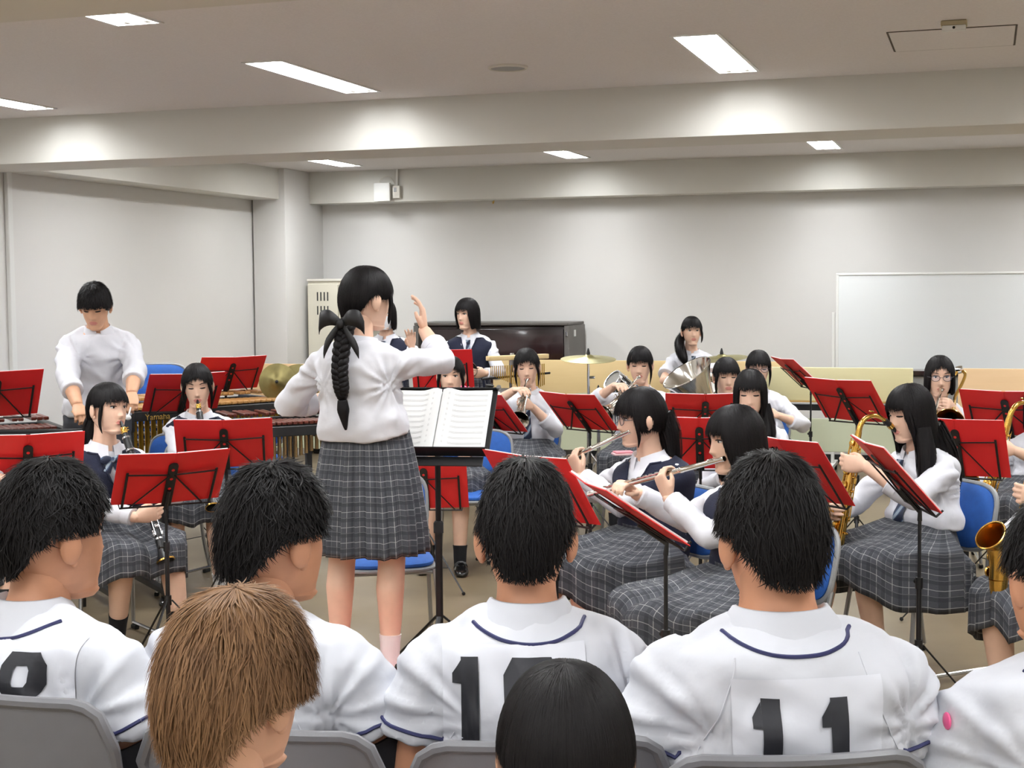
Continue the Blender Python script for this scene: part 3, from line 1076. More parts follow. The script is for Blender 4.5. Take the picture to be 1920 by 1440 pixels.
def saxophone(M, lab, k=1.0):
    """body tube down local -z from the origin (top of the body); bell rises on +y; neck leads back to -y"""
    t = thing('saxophone', lab, 'saxophone', M=M, group='gold saxophones')
    br = M_['brass']
    L = .46 * k
    body = [(0, 0, 0), (0, .004 * k, -.15 * k), (0, .008 * k, -.32 * k), (0, .012 * k, -L)]
    mk('body_tube', MB().tube(spline(body, 16), np.linspace(.013, .027, 16) * k, 16), br, t)
    bow = spline([(0, .012 * k, -L), (0, .022 * k, -L - .05 * k), (0, .055 * k, -L - .078 * k), (0, .092 * k, -L - .055 * k), (0, .108 * k, -L)], 16)
    mk('bow', MB().tube(bow, np.linspace(.027, .036, 16) * k, 16), br, t)
    bl = spline([(0, .108 * k, -L), (0, .114 * k, -L + .05 * k), (0, .124 * k, -L + .10 * k), (0, .146 * k, -L + .14 * k), (0, .180 * k, -L + .165 * k)], 18)
    rr = np.array([.036, .036, .0365, .037, .0375, .038, .039, .040, .041, .0425, .044, .0455, .047, .049, .052, .055, .058, .061]) * k
    be = mk('bell', MB().tube(bl, rr, 24, caps=False), br, t)
    mk('bell_inside', MB().tube(bl[4:], rr[4:] - .0022, 24, caps=False).ell(bl[4], (.030 * k, .030 * k, .01), 14, 5), M_['brassdark'], be)
    e = bl[-1]; d = bl[-1] - bl[-2]; d /= np.linalg.norm(d)
    Mx = frame(e, z=d, y=(0, 1, 0.3))
    a = np.linspace(0, 2 * PI, 33)
    ring = np.array([Mx[:3, :3] @ np.array((.061 * k * math.cos(q), .061 * k * math.sin(q), 0)) + e for q in a])
    mk('bell_rim', MB().tube(ring, .0035, 8, False), br, be)
    neck = spline([(0, 0, -.01), (0, -.004 * k, .03 * k), (0, -.03 * k, .062 * k), (0, -.08 * k, .075 * k), (0, -.135 * k, .058 * k)], 16)
    nk = mk('neck', MB().tube(neck, np.linspace(.0125, .0075, 16) * k, 12), br, t)
    mk('neck_key', MB().ell((0, -.05 * k, .09 * k), (.009, .014, .004), 10, 6), br, nk)
    mp = neck[-1] + np.array((0, -.06 * k, -.038 * k))
    mo = mk('mouthpiece', MB().tube([neck[-1] + (neck[-2] - neck[-1]) * .8, neck[-1] * .6 + mp * .4, mp * .85 + neck[-1] * .15, mp], [.0115 * k, .0125 * k, .009 * k, .004], 12), M_['black'], t)
    mk('ligature', MB().tube([neck[-1] * .72 + mp * .28, neck[-1] * .45 + mp * .55], .0135 * k, 12), br, mo)
    for i in range(7):
        z = (-.05 - i * .058) * k
        r = (.012 + .0016 * i) * k
        mk('key_cup', MB().lathe([(0, .0), (r, 0), (r * 1.08, .005), (r * .7, .009), (0, .0085)], 14, (0, (.018 + .0022 * i) * k + .006, z), (0, 1, .05)), br, t)
        for s in (-1, 1):
            mk('key_guard', MB().ell((s * (.022 + .002 * i) * k, .006, z - .02 * k), (.008 * k, .010 * k, .006 * k), 8, 6), br, t)
    for s in (-1, 1):
        mk('key_rod', MB().rod((s * .020 * k, .014 * k, -.03 * k), (s * .030 * k, .024 * k, -L + .01), .003, 6).rod((s * .024 * k, -.004, -.05 * k), (s * .030 * k, -.002, -L * .8), .0028, 6), br, t)
        for i in range(4):
            mk('side_key', MB().box((s * .034 * k, .0 + .004 * i, (-.12 - .08 * i) * k), (.008, .012, .03), .003), br, t)
    for zz in (.02, .08):
        mk('bell_key', MB().lathe([(0, 0), (.02 * k, 0), (.022 * k, .006), (.012 * k, .011), (0, .011)], 16, (.038 * k, .116 * k, -L + zz * k), (1, 0, 0)), br, t)
    mk('bell_brace', MB().rod((0, .03 * k, -L + .12 * k), (0, .10 * k, -L + .13 * k), .004), br, t)
    return t


def trombone(M, lab):
    """mouthpiece at origin, slide and bell along +z; bell section to the side -x, tuning bow behind (-z)"""
    t = thing('trombone', lab, 'trombone', M=M)
    br, ch = M_['brass'], M_['silverpl']
    mk('mouthpiece', MB().lathe([(0, .004), (.009, .002), (.0155, 0), (.0155, .005), (.011, .022), (.006, .035), (.0055, .08)], 16), ch, t)
    mk('slide', MB().tube(spline([(0, 0, .06), (0, 0, .3), (0, 0, .58), (-.0, -.02, .62), (0, -.06, .63), (0, -.085, .60), (0, -.09, .56), (0, -.09, .3), (0, -.09, .10)], 40), .0075, 10), ch, t)
    mk('slide_brace', MB().rod((0, 0, .12), (0, -.09, .12), .005).rod((0, 0, .30), (0, -.09, .30), .005), ch, t)
    pr = bell_prof(.010, .085, .40, 18)
    be = mk('bell', MB().lathe([(r, -.0 + h) for r, h in pr] + [(.0868, .401), (.0855, .405)], 36, (.07, -.085, -.04)), br, t)
    mk('bell_inside', MB().lathe([(max(r - .003, .006), h + .001) for r, h in pr], 36, (.07, -.085, -.04)), M_['brassdark'], be)
    mk('tuning_bow', MB().tube(spline([(.07, -.085, -.03), (.07, -.075, -.12), (.10, -.03, -.24), (.11, .0, -.32), (.075, .01, -.36), (.04, -.02, -.30), (.02, -.07, -.16), (0, -.09, .0), (0, -.09, .12)], 36), .0095, 10), br, t)
    mk('cross_brace', MB().rod((.07, -.085, .02), (0, -.09, .02), .005), br, t)
    mk('counterweight', MB().lathe([(0, -.02), (.022, -.02), (.024, 0), (.022, .02), (0, .02)], 16, (.075, .012, -.365), (1, .2, 0)), ch, t)
    return t


def euphonium(M, lab, k=1.0, m_=None, cat='tuba'):
    """large brass: bell axis +z, origin at the centre of the bell mouth; body coils below"""
    m_ = m_ or M_['silverpl']
    t = thing('tuba' if cat == 'tuba' else 'euphonium', lab, cat, M=M)
    R, L = .165 * k, .44 * k
    pr = [(.05 * k + (R - .05 * k) * (.22 * (i / 17) + .78 * (i / 17) ** 3.2), -L + L * i / 17) for i in range(18)]
    b = mk('bell', MB().lathe(pr + [(R * 1.012, .002), (R * 1.0, .006)], 44), m_, t)
    mk('bell_inside', MB().lathe([(max(r - .003, .02), h + .001) for r, h in pr], 44), m_, b)
    mk('bottom_bow', MB().tube(spline([(0, 0, -L + .02), (0, 0, -L - .16 * k), (.03 * k, 0, -L - .30 * k), (.10 * k, 0, -L - .34 * k), (.17 * k, 0, -L - .28 * k), (.185 * k, 0, -L - .1 * k), (.185 * k, 0, -L + .12 * k)], 34),
                              np.linspace(.05, .036, 34) * k, 16), m_, t)
    mk('upper_bow', MB().tube(spline([(.185 * k, 0, -L + .1 * k), (.18 * k, 0, -L + .2 * k), (.13 * k, .01, -L + .25 * k), (.09 * k, .02, -L + .2 * k), (.085 * k, .03, -L)], 20), np.linspace(.035, .02, 20) * k, 12), m_, t)
    for i in range(3):
        mk('valve', MB().lathe([(0, -.09 * k), (.016, -.09 * k), (.016, .05 * k), (.018, .052 * k), (.006, .056 * k), (.006, .08 * k), (.011, .082 * k), (0, .086 * k)], 14, (.09 * k, .055 * k, -L - .05 * k + i * .0 + .0), (0, 0, 1)).xf(np.array([[1, 0, 0, i * .04 - .02], [0, 1, 0, 0.01], [0, 0, 1, 0], [0, 0, 0, 1]])), m_, t)
    mp = np.array((-.04 * k, -.17 * k, -L + .16 * k))
    mk('lead_pipe', MB().tube(spline([(.10 * k, .05 * k, -L - .02 * k), (.11 * k, -.03 * k, -L + .10 * k), (.06 * k, -.10 * k, -L + .16 * k), mp + np.array((.05, .03, -.01))], 20), .0075, 8), m_, t)
    mk('mouthpiece', MB().lathe([(0, .004), (.010, .002), (.017, 0), (.017, .006), (.011, .028), (.006, .04), (.0055, .07)], 16, mp, (.7, .65, -.25)), m_, t)
    return t


def cymbal(t, name, c, ax, r, m_):
    prof = [(.006, .028), (.022, .028), (.036, .020), (.05, .011), (r * .6, .005), (r, -.006), (r, -.0075), (r * .6, .003), (.05, .009), (.034, .018), (.006, .026)]
    return mk(name, MB().lathe(prof, 44, c, ax), m_, t)
# ------------------------------------------------------------------ people
def nrm(v):
    v = np.array(v, float)
    return v / (np.linalg.norm(v) + 1e-12)


def interp(tab, t):
    tab = np.array(tab)
    return [np.interp(t, tab[:, 0], tab[:, k]) for k in range(1, tab.shape[1])]


HEAD_W = [(-.118, .012), (-.114, .026), (-.104, .037), (-.08, .051), (-.05, .061), (-.02, .067), (.01, .071), (.04, .073), (.07, .067), (.09, .052), (.104, .033), (.112, .004)]
HEAD_F = [(-.118, .060), (-.114, .074), (-.104, .083), (-.085, .081), (-.07, .083), (-.05, .084), (-.02, .085), (.01, .086), (.03, .090), (.05, .089), (.07, .080), (.09, .058), (.104, .032), (.112, .004)]
HEAD_B = [(-.118, .03), (-.104, .0), (-.08, -.045), (-.05, -.075), (-.02, -.09), (.02, -.098), (.05, -.094), (.07, -.083), (.09, -.06), (.104, -.033), (.112, -.004)]


def face_disp(x, z):
    A = np.interp(z, [-.050, -.042, -.033, -.02, .005, .02], [0, .010, .0185, .012, .004, 0])
    sg = np.interp(z, [-.045, -.03, .01], [.0125, .0125, .009])
    d = A * np.exp(-(x / sg) ** 2)
    d -= .0065 * np.exp(-((abs(x) - .031) / .017) ** 2 - ((z - .008) / .012) ** 2)
    d += .0045 * np.exp(-(x / .019) ** 2 - ((z + .063) / .009) ** 2)
    d -= .0045 * np.exp(-(x / .021) ** 2 - ((z + .0635) / .002) ** 2)
    d -= .0025 * np.exp(-(x / .02) ** 2 - ((z + .080) / .006) ** 2)
    d += .003 * np.exp(-((abs(x) - .038) / .02) ** 2 - ((z + .03) / .022) ** 2)
    return d


def head_surface(x, z):
    w, f = interp(HEAD_W, z)[0], interp(HEAD_F, z)[0]
    q = min(abs(x) / w, .999)
    return (f + .005) * (1 - q ** 2.35) ** (1 / 2.35) - .005 + face_disp(x, z)


def head_mesh(eyes='open', ears=True):
    zs = np.concatenate([np.linspace(-.118, -.09, 8), np.linspace(-.086, .03, 44), np.linspace(.035, .112, 18)])
    a = np.linspace(0, 2 * PI, 72, endpoint=False)
    rows = []
    for z in zs:
        w, f, b = interp(HEAD_W, z)[0], interp(HEAD_F, z)[0], interp(HEAD_B, z)[0]
        yc = -.005 if b < -.01 else (f + b) / 2
        cx, sy = np.sin(a), np.cos(a)
        p = 2.35
        x = w * np.sign(cx) * np.abs(cx) ** (2 / p)
        y = np.where(sy >= 0, yc + (f - yc) * np.abs(sy) ** (2 / p), yc - (yc - b) * np.abs(sy) ** (2 / 2.1))
        y = y + np.where(sy > .15, face_disp(x, z), 0)
        rows.append(np.stack([x, y, np.full_like(x, z)], -1))
    m = MB()
    P = np.array(rows)
    m.grid(P, True, True)
    # lips take their own colour
    for i, f in enumerate(m.f):
        if len(f) == 4:
            c = P.reshape(-1, 3)[list(f)].mean(0)
            if c[1] > .06 and abs(c[0]) < .0205 * (1 - abs((c[2] + .0635) / .017) ** 2) and -.074 < c[2] < -.0545:
                m.m[i] = 1
    if ears:
        for s in (-1, 1):
            R = rotz(s * -.35)
            m.ell((s * .080, -.014, -.008), (.010, .020, .032), 12, 9, R=R)
            m.ell((s * .084, -.010, -.006), (.006, .012, .020), 10, 7, R=R)
            m.ell((s * .077, -.006, -.036), (.007, .009, .010), 8, 6)
    for s in (-1, 1):
        ex, ez = s * .031, .006
        ey = head_surface(ex, ez)
        if eyes == 'open':
            m.ell((ex, ey - .0035, ez), (.0130, .0075, .0058), 14, 8, mat=2, R=rotz(-s * .25))
            m.ell((ex - s * .0005, ey + .0018, ez + .0004), (.0058, .0034, .0056), 12, 7, mat=3, R=rotz(-s * .2))
            lift, hh = .0060, .0025
        else:
            m.ell((ex, ey - .0045, ez - .001), (.0135, .0075, .0055), 14, 8, mat=0, R=rotz(-s * .25))
            lift, hh = -.0030, -.0018
        lash = [(ex + s * u * .0145, head_surface(ex + s * u * .0145, ez) + .0038 - .003 * u * u, ez + lift - hh * u * u - (.001 if u > .5 else 0)) for u in np.linspace(-1, 1, 9)]
        m.tube(lash, np.array([.0006, .0016, .0021, .0023, .0024, .0024, .0025, .0022, .0008]) * (1.05 if eyes == 'open' else 1.6), 6, mat=3)
        bw = [(s * (.016 + .032 * u), head_surface(s * (.016 + .032 * u), .028) + .001, .0265 + .005 * math.sin(u * 2.4)) for u in np.linspace(0, 1, 8)]
        m.tube(bw, [.0012, .0022, .0025, .0025, .0023, .002, .0015, .0006], 6, mat=4, flat=1)
    return m


def hand_mesh(m, wrist, d, palm, side, curl=.5, k=1.0, spread=.1, thumb=.5):
    """palm plus five fingers, rooted at the wrist"""
    y = nrm(d)
    z = -nrm(np.array(palm) - y * (np.array(palm) @ y))
    x = np.cross(y, z)
    ts = -1 if side == 'R' else 1
    B = np.stack([x, y, z], 1)

    def g(p):
        return np.array(wrist) + B @ (np.array(p) * k)
    # palm: flattened loft
    rows = []
    for yy, w, t in ((-.012, .023, .018), (.005, .026, .017), (.03, .035, .016), (.06, .040, .014), (.082, .039, .0125), (.092, .033, .009)):
        a = np.linspace(0, 2 * PI, 16, endpoint=False)
        rows.append([g((w * math.cos(q), yy, t * math.sin(q))) for q in a])
    m.grid(np.array(rows), True, True)
    for i, (bx, L) in enumerate(((.029, .070), (.0105, .078), (-.0085, .072), (-.027, .056))):
        p = np.array((ts * bx, .082 - (.006 if i == 3 else 0), 0))
        ang, pts, rad = 0, [p - np.array((0, .02, 0)), p], [.0088, .0092]
        side_a = ts * (1.5 - i) * spread * .35
        c = curl[i] if isinstance(curl, (list, tuple)) else curl
        for s_, (fr, da) in enumerate(((.46, 62), (.30, 70), (.24, 45))):
            ang += math.radians(da) * c
            p = p + L * fr * np.array((math.sin(side_a) * math.cos(ang), math.cos(side_a) * math.cos(ang), -math.sin(ang)))
            pts.append(p)
            rad.append((.0086, .0078, .0062)[s_])
        m.tube([g(q) for q in pts], np.array(rad) * k, 8)
    th = [(ts * .018, .012, -.004), (ts * .036, .034, -.010), (ts * (.050 - .016 * thumb), .058, -.014 - .020 * thumb), (ts * (.052 - .034 * thumb), .080, -.018 - .026 * thumb)]
    m.tube([g(q) for q in th], np.array((.013, .0125, .0100, .0072)) * k, 8)


def folds(V, seed, amp):
    r = np.random.default_rng(seed)
    out = np.zeros(len(V))
    for q in range(7):
        kv = r.normal(size=3)
        kv /= np.linalg.norm(kv)
        lam = r.uniform(.05, .13)
        ph = r.uniform(0, 6.28)
        warp = .6 * np.sin(V @ r.normal(size=3) * 14 + r.uniform(0, 6))
        s = np.sin(V @ kv * (2 * PI / lam) + ph + warp)
        out += np.sign(s) * np.abs(s) ** 1.4 * lam / .13
    return out / 2.4 * amp


BODY_F = [(-.16, .10, .085), (-.06, .150, .110), (.06, .160, .112), (.25, .140, .100), (.45, .122, .090), (.65, .132, .102), (.78, .140, .104), (.88, .138, .090), (.95, .110, .070), (1.0, .062, .056)]
BODY_M = [(-.16, .10, .09), (-.06, .150, .115), (.06, .155, .112), (.25, .145, .105), (.45, .146, .104), (.65, .160, .112), (.78, .168, .110), (.88, .160, .096), (.95, .122, .075), (1.0, .064, .060)]


class Person:
    def __init__(s, label, head, alpha, pose='sit', female=True, k=1.0, hf=.06, hr=0.0, base_z=0.0, seat=.44,
                 head_rot=(0, 0, 0), twist=0, width=1.0, seed=1, group=None, height=1.57, nback=-.050):
        s.nback = nback
        s.label, s.pose, s.female, s.k, s.seed, s.width = label, pose, female, k, seed, width
        s.H = at(*head)
        s.phi = scr(alpha)
        s.R = rotz(s.phi)
        s.base_z = base_z
        s.root_w = s.H - s.R @ np.array((hr, hf, 0))
        s.root_w[2] = base_z
        s.hd = s.loc(s.H)
        s.Rh = euler(*head_rot)
        s.group = group
        s.NB = s.hd + s.Rh @ np.array((0, -.028 * k, -.095 * k)) + np.array((-.1 * hr, -.010, (-.070 if female else s.nback) * k))
        s.pz = (seat + .085) if pose == 'sit' else .525 * height
        s.P0 = np.array((0, 0, s.pz))
        s.twist = math.radians(twist)
        Rt = rotz(s.twist)
        sw = (.148 if female else .162) * k * width
        s.S = {'R': s.NB + Rt @ np.array((sw, -.014, -.080 * k)), 'L': s.NB + Rt @ np.array((-sw, -.014, -.080 * k))}
        s.l1, s.l2 = (.262 * k, .225 * k) if female else (.285 * k, .25 * k)
        s.arms = {}
        s.mouth = s.w(s.hd + s.Rh @ (np.array((0, .089, -.0635)) * k))
        s.kn = {'R': np.array((.095, .42 * k, .49)), 'L': np.array((-.095, .42 * k, .49))}
        s.an = {'R': np.array((.10, .42 * k, .085)), 'L': np.array((-.10, .42 * k, .085))}
        s.footyaw = {'R': -8, 'L': 8}
        if pose == 'stand':
            s.kn = {'R': np.array((.085, .02, s.pz * .53)), 'L': np.array((-.085, .02, s.pz * .53))}
            s.an = {'R': np.array((.09, -.02, .08)), 'L': np.array((-.09, -.02, .08))}

    def loc(s, p):
        return s.R.T @ (np.array(p) - s.root_w)

    def w(s, p):
        return s.R @ np.array(p) + s.root_w

    def dw(s, d):
        return s.R @ np.array(d, float)

    # hand that grips a room point; finger direction and palm normal in the person's own frame (x right, y forward)
    def hold(s, side, G, d, palm, curl=.6, pole=None, thumb=.6, local=False, spread=.1):
        G = np.array(G, float) if local else s.loc(G)
        d, palm = nrm(d), nrm(palm)
        W = G - d * .072 * s.k - palm * .020
        S = s.S[side]
        pole = np.array(pole if pole is not None else ((.5 if side == 'R' else -.5), -.35, -.8))
        v = W - S
        L = min(np.linalg.norm(v), (s.l1 + s.l2) * .995)
        dr = nrm(v)
        a = (s.l1 ** 2 - s.l2 ** 2 + L * L) / (2 * L)
        h = math.sqrt(max(s.l1 ** 2 - a * a, 0))
        pp = nrm(pole - dr * (pole @ dr))
        E = S + dr * a + pp * h
        W = S + dr * L
        s.arms[side] = dict(E=E, W=W, d=d, palm=palm, curl=curl, thumb=thumb, spread=spread)

    def rest(s, side, on='lap'):
        sg = 1 if side == 'R' else -1
        if on == 'lap':
            s.hold(side, (sg * .09, .28, s.pz + .10), (-sg * .25, 1, -.15), (0, -.1, -1), .35, local=True)
        else:
            s.hold(side, s.S[side] + np.array((sg * .08, .08, -.52 * s.k)), (0, .15, -1), (-sg, 0, 0), .3, local=True, pole=(sg * .6, -.7, 0))

    # --- torso description
    def spine(s, t):
        a, b = s.P0, s.NB
        mid = (a + b) / 2 + np.array((0, -.022, 0))
        q = np.clip(t, 0, 1)
        p = (1 - q) ** 2 * a + 2 * q * (1 - q) * (2 * mid - (a + b) / 2) + q * q * b
        if t < 0:
            p = a + np.array((0, 0, t * .4))
        if t > 1:
            p = b + (t - 1) * (b - mid) * 2
        return p

    def ring(s, t, w, d, n=32, p=2.3):
        e = .02
        T = nrm(s.spine(t + e) - s.spine(t - e))
        ex = rotz(s.twist * np.clip(t, 0, 1)) @ np.array((1.0, 0, 0))
        ex = nrm(ex - T * (ex @ T))
        ey = np.cross(T, ex)
        a = np.linspace(0, 2 * PI, n, endpoint=False)
        c, q = np.sin(a), np.cos(a)
        cc = np.sign(c) * np.abs(c) ** (2 / p)
        qq = np.sign(q) * np.abs(q) ** (2 / p)
        return s.spine(t) + w * cc[:, None] * ex + d * qq[:, None] * ey

    def torso(s, m, tab, t0, t1, dw=0.0, dd=0.0, n=24, bulge=None):
        rows = []
        for t in np.linspace(t0, t1, n):
            w, d = interp(tab, t)
            w, d = w * s.k * s.width + dw, d * s.k * (1 + (s.width - 1) * .6) + dd
            if bulge:
                q = bulge(t)
                w, d = w + q, d + q
            rows.append(s.ring(t, w, d))
        m.grid(np.array(rows), True, True)

    def build(s, outfit='shirt', sleeve='rolled', hair=None, tie=None, vest=False, skirt=True, sock='black', eyes='open',
              skin='skin', legskin='skin_leg', voxel=.010, glasses=False, mask=False, number=None, under=None, shoes=True, sockh=.10, ears=True, hide_face=False):
        k = s.k
        tab = BODY_F if s.female else BODY_M
        t = thing('person', s.label, 'person', s.root_w, s.phi, s.group)
        s.t = t
        for sd in 'RL':
            if sd not in s.arms:
                s.rest(sd, 'lap' if s.pose == 'sit' else 'side')
        # ---- body
        m = MB()
        s.torso(m, tab, -.16, 1.0)
        hb = s.hd + s.Rh @ (np.array((0, -.022, -.06)) * k)
        nk = .050 if s.female else .058 * s.width
        m.tube([s.NB + (s.P0 - s.NB) * .12, s.NB, (s.NB + hb) / 2, hb + s.Rh @ np.array((0, 0, .03))], [nk * 1.35, nk * 1.12, nk, nk * .98], 16)
        m.tube([s.S['L'], s.NB + np.array((0, -.02, -.035)), s.S['R']], [.040 * k, .048 * k, .040 * k], 12)
        for sd in 'RL':
            a = s.arms[sd]
            S, E, W = s.S[sd], a['E'], a['W']
            f = 1.0 if s.female else 1.18
            pts = [S + (S - s.NB) * -.15, S, S * .5 + E * .5, E, E * .65 + W * .35, W, W + a['d'] * .012]
            m.tube(pts, np.array([.040, .043, .041, .036, .037, .026, .024]) * k * f, 12)
            hip = np.array(((.08 if sd == 'R' else -.08) * k, 0, s.pz - .01))
            K, A = s.kn[sd], s.an[sd]
            m.tube([hip, hip * .5 + K * .5, K, K * .72 + A * .28 + np.array((0, -.012, 0)), K * .35 + A * .65, A + np.array((0, 0, .01)), A - np.array((0, 0, .03))],
                   np.array([.082, .070, .053, .055, .044, .034, .033]) * k * (1.0 if s.female else 1.05), 14)
        V, fs, N = remesh(m, voxel * 1.1, 4)
        body = MB().add(V, fs, 0)
        # legs are a little darker in tone than the face: own material slot by height
        hm = MB()
        for sd in 'RL':
            a = s.arms[sd]
            hand_mesh(hm, a['W'], a['d'], a['palm'], sd, a['curl'], k * (.97 if s.female else 1.04), a['spread'], a['thumb'])
        V, fs, N = remesh(hm, max(.0036, voxel * .36), 2)
        body.add(V, fs, 0)
        if not hide_face or True:
            hmesh = head_mesh(eyes, ears and not (hair and not hair.get('short') and hair.get('side', 0) < -.06))
            Mh = np.eye(4)
            Mh[:3, :3] = s.Rh * k
            Mh[:3, 3] = s.hd
            s.Mh = Mh
            body.join(hmesh.xf(Mh))
        mk('body', body, [M_[skin], M_['lip'], M_['eyewhite'], M_['eyedark'], M_['brow']], t, sharp=None)
        # ---- shirt
        if outfit in ('shirt', 'boy', 'jersey'):
            sm = MB()
            if outfit == 'jersey':
                s.torso(sm, tab, -.02, .985, .020, .030, bulge=lambda q: .010 * max(0, 1 - q * 2.2) - (.02 * max(0, q - .9) * 10))
            elif vest:
                s.torso(sm, tab, .15, .99, .008, .010, bulge=lambda q: -(.008 * max(0, q - .9) * 10))
            else:
                ts = .24 if s.pose == 'stand' else .20
                if not s.female:
                    ts = .05
                s.torso(sm, tab, ts, .99, .020, .024, bulge=lambda q: .020 * math.exp(-((q - ts - .12) / .12) ** 2) - (.012 * max(0, q - .9) * 10))
            rr = (.043 if vest else .049) * k
            sm.tube([s.S['L'] + np.array((0, 0, .006)), s.NB + np.array((-.065 * k, -.016, -.032 * k)), s.NB + np.array((.065 * k, -.016, -.032 * k)), s.S['R'] + np.array((0, 0, .006))], [rr, rr * .98, rr * .98, rr], 14)
            f = 1.0 if s.female else 1.12
            ends = {}
            for sd in 'RL':
                a = s.arms[sd]
                S, E, W = s.S[sd], a['E'], a['W']
                if sleeve == 'short':
                    q = .46 if outfit == 'jersey' else .72
                    end = S + (E - S) * q
                    fl = .072 if outfit == 'jersey' else .062
                    sm.tube([S + (S - s.NB) * -.2, S, S * .45 + end * .55, end], np.array([.050, .055, fl * .94, fl * 1.03]) * k * f, 16)
                    ends[sd] = (end, nrm(E - S), fl * 1.03 * k * f)
                else:
                    q = .92 if sleeve == 'long' else .50
                    end = E + (W - E) * q
                    r3 = .038 if sleeve == 'long' else .047
                    sm.tube([S + (S - s.NB) * -.2, S, S * .5 + E * .5, E + nrm(E - (S + W) / 2) * .006, E * .5 + end * .5, end], np.array([.050, .053, .054, .055, .050, r3]) * k * f, 16)
                    ends[sd] = (end, nrm(W - E), r3 * k * f)
            V, fs, N = remesh(sm, voxel, 3)
            V = V + N * folds(V, s.seed, .0045 if s.female else .0060)[:, None]
            # creases that fan out from the armpits
            for sd in 'RL':
                Ap = s.S[sd] + np.array(((-.02 if sd == 'R' else .02), 0, -.075 * k))
                q = V - Ap
                dist = np.linalg.norm(q, axis=1)
                an = np.arctan2(q[:, 2], np.abs(q[:, 0]) * np.sign(q[:, 0]) + .3 * q[:, 1])
                wv = np.sin(an * 11 + s.seed) + .5 * np.sin(an * 19 + 2 * s.seed)
                V = V + N * (wv * .0055 * np.exp(-((dist - .07) / .075) ** 2))[:, None]
            sh = MB().add(V, fs)
            s.shirt_bvh = BVHTree.FromPolygons([Vector(v) for v in V], fs)
            so = mk('jersey' if outfit == 'jersey' else 'shirt', sh, M_['jersey' if outfit == 'jersey' else 'shirt'], t, sharp=None)
            if outfit != 'jersey':
                for sd in 'RL':
                    end, d, r = ends[sd]
                    w = .05 if sleeve == 'rolled' else .045
                    mk('cuff', MB().tube([end - d * w, end - d * w * .9, end - d * .004, end, end - d * .002], [r * 1.02, r * 1.12, r * 1.10, r * 1.02, r * .8], 16, caps=False), M_['shirt'], so)
                s.collar(so)
            else:
                s.jersey_trim(so, ends, number)
        if under:
            for sd in under:
                a = s.arms[sd]
                S, E, W = s.S[sd], a['E'], a['W']
                mk('undershirt_sleeve', MB().tube([S * .5 + E * .5, E, E * .5 + W * .5, E * .08 + W * .92], np.array([.054, .049, .046, .036]) * k * 1.1, 14), M_['blackcloth'], t)
        if vest:
            s.vest(t)
        if tie:
            s.tie(t, tie, vest)
        if skirt:
            s.skirt(t)
        else:
            tm = MB()
            for sd in 'RL':
                hip = np.array(((.08 if sd == 'R' else -.08) * k, 0, s.pz - .01))
                K, A = s.kn[sd], s.an[sd]
                tm.tube([hip + np.array((0, -.02, .05)), hip, hip * .5 + K * .5, K, K * .5 + A * .5, A + np.array((0, 0, .02))], np.array([.10, .108, .092, .076, .066, .060]) * k, 16)
            tm.ell(s.P0 + np.array((0, -.01, .03)), (.168 * k, .125 * k, .12 * k), 20, 12)
            V, fs, N = remesh(tm, voxel * 1.1, 4)
            V = V + N * folds(V, s.seed + 5, .004)[:, None]
            mk('trousers', MB().add(V, fs), M_['cream' if outfit == 'jersey' else 'trousers'], t, sharp=None)
        if shoes:
            s.feet(t, sock, sockh)
        if hair:
            s.hair(t, **hair)
        if glasses:
            s.glasses(t)
        if mask:
            s.mask(t)
        return t

    def collar(s, par):
        k = s.k
        c = s.NB + np.array((0, .004, -.018 * k))
        T = nrm(s.hd - s.NB + np.array((0, 0, .12)))
        ex = rotz(s.twist) @ np.array((1.0, 0, 0))
        ex = nrm(ex - T * (ex @ T))
        ey = np.cross(T, ex)
        rows = []
        g = math.radians(10)
        for a in np.linspace(g, 2 * PI - g, 40):
            fr = max(math.cos(a), 0) ** 4
            row = []
            for r, h in ((.060, -.004), (.058, .034 - .012 * fr), (.063, .040 - .014 * fr), (.072 + .004 * fr, .020 - .02 * fr), (.084 + .014 * fr, -.004 - .052 * fr), (.081 + .014 * fr, -.006 - .053 * fr)):
                row.append(c + k * (r * 1.06 * math.sin(a) * ex + r * math.cos(a) * ey + h * T))
            rows.append(row)
        mk('collar', MB().grid(np.array(rows), False), M_['shirt'], par, sharp=60)

    def front(s, x, z, off=.006):
        h = s.shirt_bvh.ray_cast(Vector((x, 1.2, z)), Vector((0, -1, 0)))
        return (h[0].y if h[0] is not None else s.NB[1]) + off

    def tie(s, par, kind, vest):
        k = s.k
        z0 = s.NB[2] - .030 * k
        x0 = s.NB[0]
        off = .008 if not vest else .012
        y0 = s.front(x0, z0 - .02, off + .006)
        if kind == 'bow':
            m = MB()
            for sg in (-1, 1):
                m.ell((x0 + sg * .030, y0, z0 - .03), (.030, .009, .020), 12, 7)
                m.tube([(x0, y0, z0 - .035), (x0 + sg * .018, y0 + .003, z0 - .06), (x0 + sg * .030, y0 + .006, z0 - .085)], [.010, .016, .018], 8, flat=.2, up=(0, 1, 0))
            b = mk('bow_tie', m, M_['tie'], par)
            mk('knot', MB().ell((x0, y0 + .006, z0 - .03), (.010, .010, .013), 10, 7), M_['tie'], b)
            return
        L = {'long': .34, 'mid': .24, 'short': .13}[kind]
        if vest:
            L = min(L, .15)
        rows = []
        for u in np.linspace(0, 1, 16):
            z = z0 - .035 - L * u
            hw = .013 + .020 * u if u < .93 else .032 * (1 - (u - .93) / .07) + .004
            y = s.front(x0, z, off)
            rows.append([(x0 - hw, y - .002, z), (x0 - hw * .5, y + .002, z), (x0, y + .003, z), (x0 + hw * .5, y + .002, z), (x0 + hw, y - .002, z), (x0 + hw * .5, y - .006, z), (x0, y - .007, z), (x0 - hw * .5, y - .006, z)])
